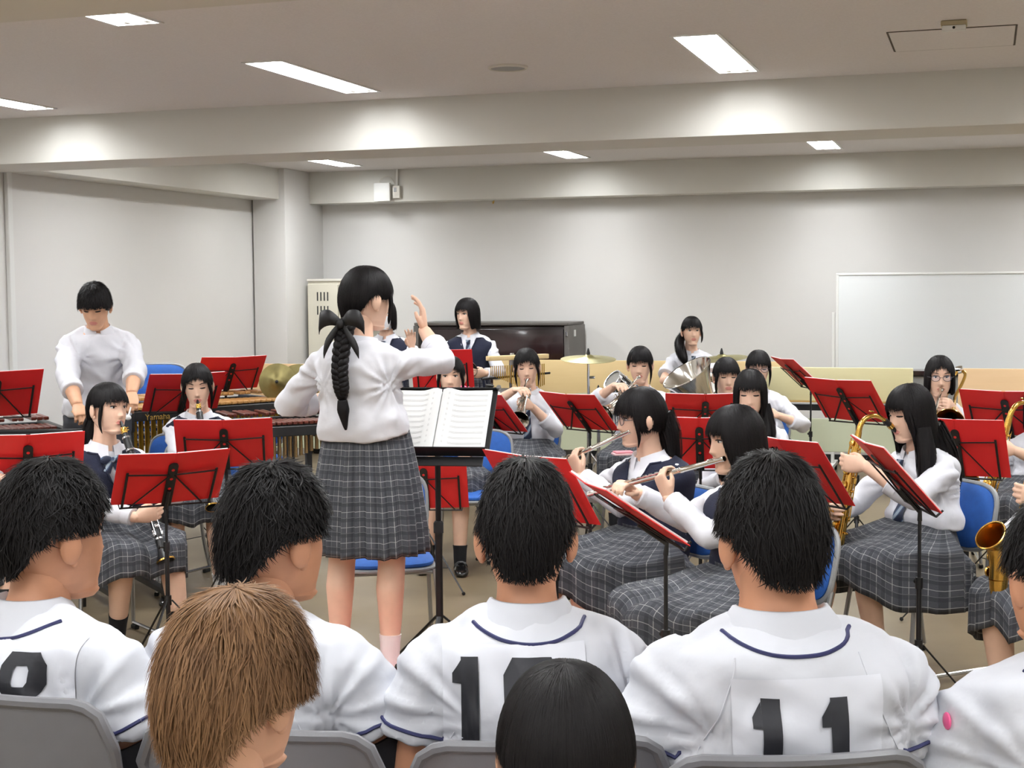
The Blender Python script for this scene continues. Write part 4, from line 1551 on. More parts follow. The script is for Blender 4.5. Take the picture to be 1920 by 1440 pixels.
        b = mk('necktie', MB().grid(np.array(rows), True, True), M_['tie'], par)
        mk('knot', MB().tube([(x0, y0 + .004, z0 - .005), (x0, y0 + .006, z0 - .022), (x0, y0 + .004, z0 - .042)], [.019, .016, .011], 10, flat=.6, up=(0, 1, 0)), M_['tie'], b)

    def vest(s, par):
        k = s.k
        n, rows_n = 80, 26
        tab = [(-.12, .160, .118), (.06, .168, .124), (.25, .160, .120), (.45, .150, .118), (.65, .168, .130), (.76, .186, .126), (.84, .186, .106), (.90, .164, .088), (.96, .112, .076), (1.0, .082, .068)]
        Pts = np.zeros((rows_n, n, 3))
        ringc = {}
        for j in range(n):
            a = 2 * PI * j / n
            fa = min(a, 2 * PI - a)
            u0 = math.radians(40)
            tm = .975
            if fa < math.radians(75):
                for q_ in np.linspace(.58, .975, 60):
                    if interp(tab, q_)[0] * abs(math.sin(fa)) ** (2 / 2.4) <= .060 * (q_ - .58) / (.975 - .58) + .002:
                        tm = q_
                        break
            for i in range(rows_n):
                t = .0 + (tm - .0) * i / (rows_n - 1)
                w, d = interp(tab, t)
                e = .02
                T = nrm(s.spine(t + e) - s.spine(t - e))
                ex = rotz(s.twist * t) @ np.array((1.0, 0, 0))
                ex = nrm(ex - T * (ex @ T))
                ey = np.cross(T, ex)
                c, q = math.sin(a), math.cos(a)
                p = 2 / 2.4
                Pts[i, j] = s.spine(t) + (w * k * s.width + .006) * math.copysign(abs(c) ** p, c) * ex + (d * k + .008) * math.copysign(abs(q) ** p, q) * ey
        m = MB()
        inner = Pts[::-1].copy()
        cen = np.array([s.spine(i / (rows_n - 1) * .98) for i in range(rows_n)])[::-1][:, None, :]
        inner = inner + (cen - inner) * .05
        m.grid(np.concatenate([Pts, inner]), True, False)
        V = m.arr()
        m.v = [V + (folds(V, s.seed + 3, .0025))[:, None] * np.array((0, .7, .3))]
        m.uv = [np.concatenate(m.uv)]
        vo = mk('knit_vest', m, M_['vest'], par, sharp=None)
        tw = math.radians(62)
        idx = [j for j in range(n) if min(2 * PI * j / n, 2 * PI - 2 * PI * j / n) <= tw + .05]
        idx = sorted(idx, key=lambda j: (j if j < n / 2 else j - n))
        mk('neck_band', MB().tube(Pts[-1, idx], .0055, 6), M_['vest'], vo, sharp=None)
        return vo

    def skirt(s, par):
        k = s.k
        n, rows = 121, 26
        th = np.linspace(-PI, PI, n)
        tt = np.linspace(0, 1, rows)
        P = np.zeros((rows, n, 3))
        UV = np.zeros((rows, n, 2))
        hemL = 1.75
        if s.pose == 'stand':
            z0, z1 = s.skz if hasattr(s, 'skz') else (s.pz + .16, s.pz - .30)
            for i, t in enumerate(tt):
                e = 1 - (1 - t) ** 1.6
                w = (.150 + (.222 - .150) * e) * k
                d = (.122 + (.175 - .122) * e) * k
                saw = ((th / (2 * PI) * 26) % 1.0)
                off = (.006 + .024 * t ** .8) * (saw ** 1.5 - .4) + .006 * t * np.sin(th * 5 + 1)
                P[i, :, 0] = (w + off) * np.sin(th)
                P[i, :, 1] = (d + off) * np.cos(th) - .005
                P[i, :, 2] = z0 + (z1 - z0) * t + .004 * np.sin(th * 9) * t
                UV[i, :, 0] = th / (2 * PI) * hemL
                UV[i, :, 1] = t * (z0 - z1)
        else:
            wz = s.pz + .115
            kz = max(s.kn['R'][2], s.kn['L'][2])
            for i, t in enumerate(tt):
                for j, a in enumerate(th):
                    f, sd = max(math.cos(a), 0), abs(math.sin(a))
                    bk = max(-math.cos(a), 0)
                    K = s.kn['R'] if math.sin(a) > 0 else s.kn['L']
                    ky = K[1] * (1 - .0) * f + .0
                    reach = .085 + .0
                    hx = (math.sin(a) * (.245 + .03 * f)) * k + (K[0] - math.copysign(.095, math.sin(a))) * f * sd * 1.2
                    hy = (K[1] + .080) * f ** .55 if f > 0 else -.19 * bk
                    fz = K[2] - .05
                    hz = fz * f ** 2 + (s.pz - .175 - getattr(s, 'drape', 0)) * (sd ** 2) * 1.0 + (s.pz - .10) * bk ** 2
                    te = .84 * f ** 1.0 + .55 * (1 - f) if f > 0 else .55
                    h = min(t / te, 1)
                    h = h * (2 - h) if f < .5 else h ** .9
                    wx, wy = .138 * k * math.sin(a), .112 * k * math.cos(a) + .0
                    x = wx + (hx - wx) * h
                    y = wy + (hy - wy) * h
                    thigh = (s.pz + .096) + (K[2] + .090 - (s.pz + .096)) * min(max(y, 0) / max(K[1], .1), 1)
                    if f == 0:
                        thigh = s.pz + .06 * (1 - bk) + .0 - .02 * bk
                    zz = wz + (thigh - wz) * min(h * 2.2, 1)
                    zz -= (1 - f) * .075 * h
                    if t > te * .86:
                        q = (t - te * .86) / (1 - te * .86)
                        zz = zz + (hz - zz) * (q ** 1.5)
                    # sag between the knees
                    zz -= .040 * math.exp(-((x) / .05) ** 2) * f * h
                    zz += .007 * h * math.sin(a * 11 + s.seed + 3 * h)
                    saw = ((a / (2 * PI) * 22) % 1.0) - .5
                    r = math.hypot(x, y) + 1e-6
                    off = .020 * t * saw + .012 * t * math.sin(a * 7 + s.seed)
                    P[i, j] = (x + off * x / r, y + off * y / r, zz + .010 * t * saw * f)
                    UV[i, j] = (a / (2 * PI) * hemL, t * .52)
        V = np.concatenate([P, (P + (np.array((0, 0, s.pz)) - P) * np.array((.02, .02, .012)))[::-1]])
        UV2 = np.concatenate([UV, UV[::-1]])
        m = MB().grid(V, False, False, 0, UV2)
        so = mk('skirt', m, M_['plaid'], par, sharp=None)
        mk('waistband', MB().grid(np.array([P[0] * np.array((1.03, 1.03, 1)) + np.array((0, 0, dz)) for dz in (-.03, 0, .012)]), False, False, 0, np.concatenate([UV[0] + np.array((0, q)) for q in (0, .03, .04)])), M_['plaid'], so, sharp=None)
        return so

    def feet(s, par, sock, sockh):
        k = s.k
        for sd in 'RL':
            A = s.an[sd]
            K = s.kn[sd]
            R = rotz(math.radians(s.footyaw[sd]))
            u = nrm(K - A)
            rr = .037 * k if s.female else .042 * k
            if sock:
                mk('sock', MB().tube([A - np.array((0, 0, .045)), A, A + u * sockh * .6, A + u * sockh, A + u * sockh * .99], np.array([rr * .95, rr * 1.02, rr * (1.06 + max(0, sockh - .12) * 2.2), rr * (1.16 + max(0, sockh - .12) * 3.2), rr * .9]), 14, caps=False), M_['sock' + sock], par)
            rows = []
            for y, w, zt, zb in ((-.066, .010, .050, .012), (-.062, .024, .062, .002), (-.045, .031, .072, .0), (-.015, .032, .070, .0), (.03, .034, .062, .0), (.08, .040, .050, .0), (.125, .041, .040, .0), (.155, .034, .032, .001), (.172, .020, .026, .004), (.178, .006, .018, .008)):
                a = np.linspace(0, 2 * PI, 18, endpoint=False)
                cx, cz = np.cos(a), np.sin(a)
                zc, h = (zt + zb) / 2, (zt - zb) / 2
                row = np.stack([w * np.sign(cx) * np.abs(cx) ** .8, np.full(18, y), zc + h * np.sign(cz) * np.abs(cz) ** .7], -1) * np.array((k, k, 1))
                rows.append(row @ R.T + np.array((A[0], A[1], A[2] - .083)))
            sh = mk('shoe', MB().grid(np.array(rows), True, True), M_['shoe'], par)
            strap = [R @ (np.array((.034 * math.cos(q), .055, .036 + .030 * math.sin(q))) * np.array((k, k, 1))) + np.array((A[0], A[1], A[2] - .083)) for q in np.linspace(-.2, PI + .2, 12)]
            mk('shoe_strap', MB().tube(strap, .007, 6, flat=.4), M_['shoe'], sh)

    # --- hair: a thick shell that follows the skull and falls, plus strands
    def hair(s, par, bangs=.03, bw=50, side=-.10, back=-.10, hang=1.0, puff=1.0, n=900, lift=.004, short=False, m_='hair',
             back_in=.0, jit=.012, tail=None, braid=None, part=0.0, seed=None, wstr=.0028, tall=1.0, slen=(.16, .34), swirl=.16):
        r = np.random.default_rng(seed if seed is not None else s.seed)
        ax, ay, az, cz, cy = .081 * puff, .106 * puff, .116 * puff, .004, -.006
        if short:
            ax, ay, az = .079 * puff, .105 * puff, .115 * puff

        az *= tall

        def zend(th):
            d = np.abs(np.degrees((th + PI) % (2 * PI) - PI))
            z = np.interp(d, [0, bw - 4, bw + 9, 108, 126, 150, 180], [bangs, bangs - .006, side, side, side * (.7 if short else .45) + back * (.3 if short else .55), back + .006, back])
            if part:
                z = z + part * np.exp(-(d / (bw * .55)) ** 2)
            return z

        def pos(th, u, out=0.0, ze=None):
            ze = zend(th) if ze is None else ze
            qe = np.arccos(np.clip((ze - cz) / az, -1, 1))
            up = ze > cz
            top = az * PI / 2
            tot = top + (cz - ze)
            d = u * tot
            q = np.where(up, u * qe, np.minimum(d / az, PI / 2))
            z = np.where(up, cz + az * np.cos(q), np.where(d < top, cz + az * np.cos(q), cz - (d - top)))
            below = np.maximum(cz - z, 0)
            fol = np.sqrt(np.clip(1 - (below / (.122 * puff)) ** 2, .02, 1))
            hg = hang
            R = np.where(z >= cz, np.sin(q) ** .84, hg + (1 - hg) * fol)
            R = R * (1 - back_in * np.clip(below / .25, 0, 1))
            x = (ax + out) * R * np.sin(th)
            y = (ay + out) * R * np.cos(th) + cy
            # side hair stays beside the face rather than in front of it
            y = np.where((below > 0) & (np.cos(th) > 0), y - .35 * np.clip(below / .12, 0, 1) * np.maximum(y - .02, 0), y)
            z = z + np.where(z >= cz, out * np.cos(q), 0)
            return np.stack([x, y, z], -1)

        nT, nU = 84, 26
        th = np.linspace(0, 2 * PI, nT, endpoint=False)
        uu = np.linspace(0.0, 1, nU)
        jitter = r.uniform(-jit, jit, nT)
        T, U = np.meshgrid(th, uu)
        ze = zend(th) + jitter
        dd_ = np.abs(np.degrees((th + PI) % (2 * PI) - PI))
        if not short:
            ze = ze + .016 * np.exp(-(dd_ / bw) ** 6)
        rip = (.0022 * np.sin(T * 23 + 1) + .0018 * np.sin(T * 41 + 3 + 2 * U)) * U
        outer = pos(T, U, rip, np.broadcast_to(ze, T.shape))
        inner = pos(T, U, rip - .010, np.broadcast_to(ze, T.shape))
        m = MB().grid(np.concatenate([outer, inner[::-1]]), True, False)
        # strands
        M_pts = 9
        th0 = r.uniform(0, 2 * PI, n)
        if short:
            u0 = r.uniform(0.0, .92, n) ** .8
            u1 = np.minimum(u0 + r.uniform(slen[0], slen[1], n), 1.04)
            dth = r.normal(0, swirl, n)
        else:
            u0 = r.uniform(0, .45, n)
            u1 = 1 + r.uniform(-.12, .05, n)
            dth = r.normal(0, .05, n)
        uu = np.linspace(0, 1, M_pts)
        Us = u0[:, None] + (u1 - u0)[:, None] * uu
        Ts = th0[:, None] + dth[:, None] * uu ** 2
        of = r.uniform(.0005, .0045, n)[:, None] + (lift * r.uniform(.2, 1.3, n))[:, None] * uu ** 2
        C = pos(Ts, np.minimum(Us, 1.0), of, zend(th0 + dth * .5)[:, None] + np.zeros_like(Ts))
        C[..., 2] -= np.maximum(Us - 1, 0) * .3
        tv = np.gradient(C, axis=1)
        tv /= np.linalg.norm(tv, axis=2)[..., None] + 1e-9
        rad = C - np.array((0, cy, np.minimum(0, 0)))
        rad[..., 2] = np.where(C[..., 2] < 0, 0, rad[..., 2])
        sv = np.cross(tv, rad)
        sv /= np.linalg.norm(sv, axis=2)[..., None] + 1e-9
        wd = wstr * np.array([.6, .9, 1, 1, .95, .85, .7, .45, .1])[None, :, None] * r.uniform(.6, 1.3, n)[:, None, None]
        A, B = C - sv * wd, C + sv * wd
        mid = C + rad / (np.linalg.norm(rad, axis=2)[..., None] + 1e-9) * wd * .5
        V = np.stack([A, mid, B], 2).reshape(-1, 3)
        i = np.arange(n)[:, None] * M_pts * 3 + np.arange(M_pts - 1)[None, :] * 3
        f = np.stack([np.stack([i, i + 1, i + 4, i + 3], -1), np.stack([i + 1, i + 2, i + 5, i + 4], -1)], 2).reshape(-1, 4)
        m.add(V, [tuple(q) for q in f.tolist()])
        m.xf(s.Mh)
        ho = mk('hair', m, M_[m_], par, sharp=None)
        for L in (tail or []):
            s.lock(ho, L['path'], L['r'], m_, r, L.get('n', 160), L.get('name', 'hair_lock'))
        return ho

    def lock(s, par, path, rad, m_, r, n=160, name='hair_lock'):
        """hanging lock of hair; path in the head's own frame"""
        P = spline([s.Mh[:3, :3] @ np.array(p) + s.Mh[:3, 3] for p in path], 22)
        R = np.interp(np.linspace(0, 1, 22), np.linspace(0, 1, len(rad)), rad)
        m = MB().tube(P, R * .86, 14)
        ang = r.uniform(0, 2 * PI, n)
        t = np.gradient(P, axis=0)
        t /= np.linalg.norm(t, axis=1)[:, None]
        x = np.cross(t, (0, 1, .01))
        x /= np.linalg.norm(x, axis=1)[:, None]
        y = np.cross(t, x)
        rr = r.uniform(.85, 1.18, n)
        u1 = r.uniform(.8, 1, n)
        idx = (np.linspace(0, 1, 12)[None, :] * u1[:, None] * 21)
        i0 = np.clip(idx.astype(int), 0, 20)
        fr = (idx - i0)[..., None]
        lerp = lambda A: A[i0] * (1 - fr) + A[i0 + 1] * fr
        an = ang[:, None] + r.normal(0, .5, n)[:, None] * np.linspace(0, 1, 12)[None, :]
        rd = (R[i0] * (1 - fr[..., 0]) + R[i0 + 1] * fr[..., 0]) * rr[:, None]
        n_ = lerp(x) * np.cos(an)[..., None] + lerp(y) * np.sin(an)[..., None]
        C = lerp(P) + n_ * rd[..., None]
        sv = np.cross(lerp(t), n_)
        wd = .0026 * np.array([.8, 1, 1, 1, 1, 1, 1, .9, .8, .6, .4, .1])[None, :, None]
        V = np.stack([C - sv * wd, C + sv * wd], 2).reshape(-1, 3)
        i = np.arange(n)[:, None] * 24 + np.arange(11)[None, :] * 2
        m.add(V, [tuple(q) for q in np.stack([i, i + 1, i + 3, i + 2], -1).reshape(-1, 4).tolist()])
        return mk(name, m, M_[m_], par, sharp=None)

    def glasses(s, par):
        g = MB()
        ln = MB()
        for sg in (-1, 1):
            a = np.linspace(0, 2 * PI, 25)
            y = head_surface(.03, .0) + .018
            ring = np.array([(sg * .033 + .024 * math.cos(q), y - .004 * abs(math.cos(q)) - .05 * max(0, abs(sg * .033 + .024 * math.cos(q)) - .035), .002 + .018 * math.sin(q)) for q in a])
            g.tube(ring, .0014, 6, False)
            g.tube([(sg * .057, y - .006, .006), (sg * .074, .05, .006), (sg * .079, -.015, .004), (sg * .079, -.03, -.012)], .0014, 6)
            ln.grid(np.array([np.tile(ring.mean(0), (25, 1)), ring]), False)
        g.tube([(-.010, y + .001, .004), (0, y + .003, .006), (.010, y + .001, .004)], .0014, 6)
        o = mk('glasses', g.xf(s.Mh), M_['glassframe'], par)
        mk('lens', ln.xf(s.Mh), M_['lens'], o)

    def mask(s, par):
        rows = []
        for v in np.linspace(0, 1, 12):
            z = -.014 - .098 * v
            row = []
            for u in np.linspace(-1, 1, 19):
                w = .058 - .014 * v ** 2
                x = u * w
                zz = z + (.012 * (1 - v)) * (1 - abs(u)) - .0
                y = head_surface(x, max(zz, -.104)) + .006 + .010 * math.exp(-(x / .03) ** 2) * math.sin(v * PI)
                row.append((x, y, zz))
            rows.append(row)
        rows = np.array(rows)
        m = MB().grid(rows, False).grid((rows - np.array((0, .002, 0)))[:, ::-1], False)
        for sg in (-1, 1):
            for z0, z1 in ((-.02, .004), (-.09, -.03)):
                m.tube([(sg * .056, head_surface(.055, z0) + .004, z0), (sg * .072, .03, (z0 + z1) / 2), (sg * .078, -.02, z1)], .0015, 5)
        mk('face_mask', m.xf(s.Mh), M_['maskw'], par, sharp=None)

    def near(s, p, off=.003):
        h = s.shirt_bvh.find_nearest(Vector(p))
        return np.array(h[0]) + np.array(h[1]) * off

    def rear(s, x, z, off=.003):
        h = s.shirt_bvh.ray_cast(Vector((x, -1.5, z)), Vector((0, 1, 0)))
        return (h[0].y if h[0] is not None and h[0].y < s.NB[1] + .02 else s.NB[1] - .06) - off

    def jersey_trim(s, so, ends, number):
        k = s.k
        # neckband: piping dipping across the back
        pts = []
        c = s.NB
        for u in np.linspace(-1, 1, 31):
            x = c[0] + u * .098 * k * (1 + (s.width - 1) * .5)
            z = c[2] - .004 * k - .026 * k * (1 - abs(u) ** 2.2)
            pts.append((x, s.rear(x, z, .0015), z))
        mk('neck_piping', MB().tube(pts, .0038, 6), M_['piping'], so)
        for sg in (-1, 1):
            seam = []
            for u in np.linspace(0, 1, 14):
                x = c[0] + sg * (.088 + .070 * u ** 1.4) * k * s.width
                z = c[2] - (.030 + .185 * u) * k
                seam.append((x, s.rear(x, z, .0006), z))
            mk('raglan_seam', MB().tube(seam, .0016, 5), M_['jersey'], so)
        # raised neckband
        T = nrm(s.hd - c + np.array((0, -.03, .1)))
        rows = []
        for rr_, h in ((.106, -.034), (.092, -.010), (.079, .012), (.069, .027), (.064, .028), (.063, 0)):
            rows.append([c + np.array((0, -.012, 0)) + k * np.array((rr_ * s.width * math.sin(a), rr_ * .96 * math.cos(a), 0)) + T * h * k + np.array((0, 0, -.030 * max(math.cos(a), 0))) for a in np.linspace(0, 2 * PI, 36, endpoint=False)])
        mk('neckband', MB().grid(np.array(rows), True), M_['jersey'], so, sharp=None)
        for sd in 'RL':
            end, d, r = ends[sd]
            x = nrm(np.cross(d, (0, .3, 1)))
            y = np.cross(d, x)
            ring = [s.near(end - d * .026 + r * 1.06 * (math.cos(a) * x + math.sin(a) * y), .0015) for a in np.linspace(0, 2 * PI, 33)]
            mk('sleeve_piping', MB().tube(ring, .0036, 6, False), M_['piping'], so)
        if number:
            digits, x0, z0, w, h = number['text'], number['x'], number['z'], number['w'], number['h']
            rows = []
            for v in np.linspace(0, 1, 34):
                rows.append([(x0 - w / 2 + w * u, s.rear(x0 - w / 2 + w * u, z0 + h * (.5 - v), .0048), z0 + h * (.5 - v)) for u in np.linspace(0, 1, 40)])
            po = mk('number_cloth', MB().grid(np.array(rows), False), M_['patch'], so, sharp=None)
            dw, dh = number['dw'], number['dh']
            xs = [x0 + number.get('dx', 0) + (i - (len(digits) - 1) / 2) * number['gap'] for i in range(len(digits))]
            for ch, xc in zip(digits, xs):
                s.digit(po, ch, xc, z0 + number.get('dz', 0), dw, dh)

    def digit(s, par, ch, xc, zc, w, h):
        """block numeral cut as strips that lie on the back of the jersey"""
        quads = []
        if ch == '1':
            a = .15
            quads = [[(-a, .5), (a, .5), (a, -.40), (-a, -.40)],
                     [(-.30, .34), (-a, .47), (-a, .25), (-.30, .25)],
                     [(-a, -.30), (a, -.30), (.30, -.41), (-.30, -.41)],
                     [(-.30, -.40), (.30, -.40), (.30, -.5), (-.30, -.5)]]
        else:
            def ring(cy, ho, hi, wo, wi, ch_):
                def octo(hw, hh, c):
                    return [(-hw + c, hh), (hw - c, hh), (hw, hh - c), (hw, -hh + c), (hw - c, -hh), (-hw + c, -hh), (-hw, -hh + c), (-hw, hh - c)]
                O = octo(wo, ho, ch_)
                I = octo(wi, hi, ch_ * .35)
                return [[(O[i][0], O[i][1] + cy), (O[(i + 1) % 8][0], O[(i + 1) % 8][1] + cy), (I[(i + 1) % 8][0], I[(i + 1) % 8][1] + cy), (I[i][0], I[i][1] + cy)] for i in range(8)]
            if ch == '0':
                quads = ring(0, .5, .32, .5, .20, .16)
            elif ch == '8':
                quads = ring(.255, .245, .11, .45, .17, .14) + ring(-.235, .265, .12, .5, .19, .15)
        m = MB()
        for q in quads:
            q = np.array(q)
            rows = []
            for v in np.linspace(0, 1, 13):
                row = []
                for u in np.linspace(0, 1, 13):
                    p = (q[0] * (1 - u) + q[1] * u) * (1 - v) + (q[3] * (1 - u) + q[2] * u) * v
                    x, z = xc + p[0] * w, zc + p[1] * h
                    row.append((x, s.rear(x, z, .0088), z))
                rows.append(row)
            m.grid(np.array(rows), False)
        return mk('number_digit', m, M_['number'], par, sharp=None, label='black numeral ' + ch)
# ------------------------------------------------------------------ playing poses
def play_clarinet(p, bell, D, lab):
    e = at(bell[0], bell[1], D)
    d = nrm(e - p.mouth)
    fw = p.dw((0, 1, .3))
    clarinet(frame(p.mouth - d * .012, z=d, y=fw), lab)
    p.hold('L', p.mouth + d * .25 + fw * .012, (.85, .25, .15), (.15, -.95, .1), .45, pole=(-.8, -.2, -.7))
    p.hold('R', p.mouth + d * .45 + fw * .012, (-.85, .25, .15), (-.15, -.95, .1), .45, pole=(.8, -.2, -.7))


def play_flute(p, end, D, lab):
    e = at(end[0], end[1], D)
    d = nrm(e - p.mouth)
    o = p.mouth + p.dw((0, .010, -.004))
    flute(frame(o, z=d, y=(0, 0, 1)), lab)
    p.hold('L', o + d * .22 + np.array((0, 0, -.012)), (.35, .25, .9), (.1, -1, .25), .75, pole=(-.75, .1, -.9), thumb=.4)
    p.hold('R', o + d * .43 + np.array((0, 0, -.016)), (-.35, .75, .55), (0, .2, -1), .7, pole=(.9, -.2, -.5), thumb=.8)


def play_trumpet(p, bell, D, lab):
    e = at(bell[0], bell[1], D)
    d = nrm(e - p.mouth)
    o = p.mouth + d * .002
    Mt = frame(o, z=d, y=(0, 0, 1))
    trumpet(Mt, lab)
    g = lambda q: Mt[:3, :3] @ np.array(q) + Mt[:3, 3]
    p.hold('L', g((.0, -.045, .22)), (.55, .75, .35), (.95, -.2, 0), .85, pole=(-.7, -.2, -.8))
    p.hold('R', g((.01, .045, .235)), (-.55, .8, .1), (-.3, .1, -.95), .45, pole=(.9, -.1, -.5))


def play_sax(p, down, lab, k=1.0, turn=0):
    z = -nrm(p.dw(down))
    y = p.dw((math.sin(math.radians(turn)), math.cos(math.radians(turn)), .0))
    Ms = frame(p.mouth, z=z, y=y)
    tip = np.array((0, -.195 * k, .020 * k))
    Ms[:3, 3] = p.mouth - Ms[:3, :3] @ tip + p.dw((0, -.008, 0))
    saxophone(Ms, lab, k)
    g = lambda q: Ms[:3, :3] @ (np.array(q) * k) + Ms[:3, 3]
    p.hold('L', g((-.01, .03, -.13)), (.8, .55, .1), (.55, -.8, 0), .55, pole=(-.8, -.1, -.7))
    p.hold('R', g((.02, .03, -.34)), (-.7, .65, .1), (-.6, -.75, 0), .55, pole=(.8, -.3, -.6))
    return Ms


BOB = dict(bangs=.030, bw=47, side=-.105, back=-.125, hang=.95, jit=.006)
TIED = dict(bangs=.026, bw=58, side=.006, back=-.060, hang=.0, jit=.008)
LONG = dict(bangs=.032, bw=46, side=-.135, back=-.19, hang=1.0, jit=.010)
BOY = dict(short=True, bangs=.050, bw=52, side=.010, back=-.088, hang=.30, n=2600, lift=.010, jit=.010, wstr=.0017)


def locks(sign=None, L=.15, fw=.055):
    L = L * .55
    out = []
    for sg in ((-1, 1) if sign is None else (sign,)):
        out.append(dict(path=[(sg * .062, fw, .03), (sg * .074, fw, -.02), (sg * .074, fw - .005, -.07), (sg * .066, fw, -.04 - L)], r=[.008, .008, .006, .001], n=26, name='side_lock'))
    return out


def sit_chair(p, lab, back=0.0):
    c = p.w((0, .01 - back, 0))
    al = math.degrees(p.phi - YAW)
    return blue_chair(c, al, lab)


# ------------------------------------------------------------------ the conductor
p = Person('conductor on the podium in white shirt and plaid skirt, braid with black bow', (688, 561, 5.52), -14, 'stand', True, .99,
           hf=.02, base_z=.15, head_rot=(-34, -4, 2), seed=4, height=1.54, width=1.05, twist=-6)
p.skz = (.985, .475)
p.hold('R', at(783, 585, 5.80), (-.05, -.05, 1), (-.9, -.2, 0), [.25, .3, .35, .4], pole=(1, .1, -.55), thumb=.3, spread=.3)
p.hold('L', (-.17, .30, 1.03), (.3, .9, .1), (.3, 0, -1), .3, local=True, pole=(-.9, -.35, -.5))
p.kn = {'R': np.array((.085, .015, .43)), 'L': np.array((-.115, .015, .43))}
p.an = {'R': np.array((.080, -.005, .085)), 'L': np.array((-.125, -.005, .085))}
p.footyaw = {'R': -62, 'L': 6}
t = p.build('shirt', 'rolled', hair=dict(bangs=.035, bw=46, side=.004, back=-.082, hang=.15, n=2600, puff=1.03, jit=.006, seed=3, lift=.003, wstr=.0018,
            tail=locks(1, .09, .06)), sock='white', voxel=.008, skin='skin', sockh=.075)


def braid(p, path, a0, par):
    P = spline(path, 90)
    n = len(P)
    u = np.linspace(0, 1, n)
    A = a0 * np.interp(u, [0, .1, .75, .9, 1], [.8, 1, .85, .6, .35])
    turns = 5.2
    side = p.R @ np.array((1.0, 0, 0))
    dep = p.R @ np.array((0, 1.0, 0))
    b = None
    for k3 in range(3):
        ph = 2 * PI * u * turns + k3 * 2 * PI / 3
        Q = P + (A * np.sin(ph))[:, None] * side + (A * .55 * np.sin(2 * ph))[:, None] * dep
        L = np.array([p.loc(q) for q in Q])
        mk('braid_strand', MB().tube(L, A * .92, 12, flat=.85), M_['hair'], par, sharp=None)
    E = np.array([p.loc(q) for q in spline([P[-1], P[-1] + np.array((.004, 0, -.05)), P[-1] + np.array((.012, 0, -.11))], 12)])
    mk('braid_tip', MB().tube(E, np.interp(np.linspace(0, 1, 12), [0, .4, 1], [.018, .024, .004]), 10), M_['hair'], par, sharp=None)


hair_o = [c for c in t.children if c.name.startswith('hair')][0]
bb = [at(652, 600, 5.42), at(643, 640, 5.38), at(637, 690, 5.35), at(640, 728, 5.34), at(642, 750, 5.345)]
braid(p, bb, .020, hair_o)
bc = p.loc(at(640, 607, 5.375))
Rb = rotz(math.radians(-8))


def ribbon(path, w):
    P = spline(path, 12)
    rows = []
    for q, ww in zip(P, np.interp(np.linspace(0, 1, 12), np.linspace(0, 1, len(w)), w)):
        rows.append([q + np.array((0, .004, ww)), q + np.array((0, 0, ww)), q + np.array((0, -.004, 0)), q + np.array((0, 0, -ww)), q + np.array((0, .004, -ww)), q + np.array((0, .006, 0))])
    return np.array(rows)


m = MB()
for sg in (-1, 1):
    m.grid(ribbon([bc, bc + np.array((sg * .036, -.018, .022)), bc + np.array((sg * .074, -.014, .014)), bc + np.array((sg * .088, .0, -.016))], [.012, .028, .034, .024]), True, True)
    m.grid(ribbon([bc, bc + np.array((sg * .028, -.016, -.038)), bc + np.array((sg * .056, -.014, -.080)), bc + np.array((sg * .068, -.008, -.108))], [.012, .020, .026, .020]), True, True)
m.ell(bc + np.array((0, -.012, 0)), (.016, .014, .018), 12, 8)
mk('hair_bow', m, M_['ribbon'], t, sharp=None, label='large black ribbon bow')

# conductor's score desk
C = at(822, 790, 6.05)
rz = scr(-8)
t = thing('conductor_stand', 'black solid desk stand holding the open score', 'music stand', (C[0], C[1], 0), rz)
b_ = math.radians(48)
up, nr = np.array((0, math.sin(b_), math.cos(b_))), np.array((0, -math.cos(b_), math.sin(b_)))
o = np.array((0, 0, C[2]))
Rd = np.stack([np.array((1.0, 0, 0)), up, nr], 1)
mk('desk_plate', MB().box(o - nr * .004, (.46, .36, .006), .002, R=Rd), M_['black'], t)
mk('desk_lip', MB().box(o - up * .185 + nr * .022, (.46, .006, .055), .002, R=Rd).box(o - up * .215 + nr * -.004, (.42, .05, .006), .002, R=Rd), M_['black'], t)
mk('desk_rim', MB().box(o + up * .18 + nr * .004, (.46, .008, .02), .002, R=Rd), M_['black'], t)
for s in (-1, 1):
    mk('clip', MB().lathe([(.0, 0), (.010, 0), (.010, .01), (0, .01)], 14, o + up * .178 + np.array((s * .235, 0, 0)) + nr * .012, nr), M_['steel'], t)
mk('tilt_bracket', MB().box(o - nr * .03 - up * .06, (.07, .10, .05), .008, R=Rd), M_['black'], t)
pz0 = o - nr * .03 - up * .06
mk('upper_pole', MB().rod((0, pz0[1], .35), (0, pz0[1], pz0[2]), .012, 12), M_['black'], t)
mk('lower_pole', MB().rod((0, pz0[1], .06), (0, pz0[1], .62), .0155, 14), M_['black'], t)
mk('collar', MB().lathe([(0, .61), (.021, .61), (.021, .65), (.014, .66), (0, .66)], 14, (0, pz0[1], 0)), M_['blackmatte'], t)
for k in range(3):
    a = math.radians(30 + 120 * k)
    l = mk('leg', MB().tube([(.015 * math.cos(a), pz0[1] + .015 * math.sin(a), .26), (.29 * math.cos(a), pz0[1] + .29 * math.sin(a), .013)], .011, 8, flat=.5), M_['black'], t)
    mk('foot_cap', MB().ell((.29 * math.cos(a), pz0[1] + .29 * math.sin(a), .012), (.014, .014, .012), 8, 6), M_['rubber'], l)
Ms = np.eye(4)
Rw = rotz(rz)
Ms[:3, :3] = Rw @ Rd
Ms[:3, 3] = Rw @ (o + nr * .004) + np.array((C[0], C[1], 0))
sc_ = thing('orchestral_score', 'open white orchestral score lying on the black desk', 'score', M=Ms)
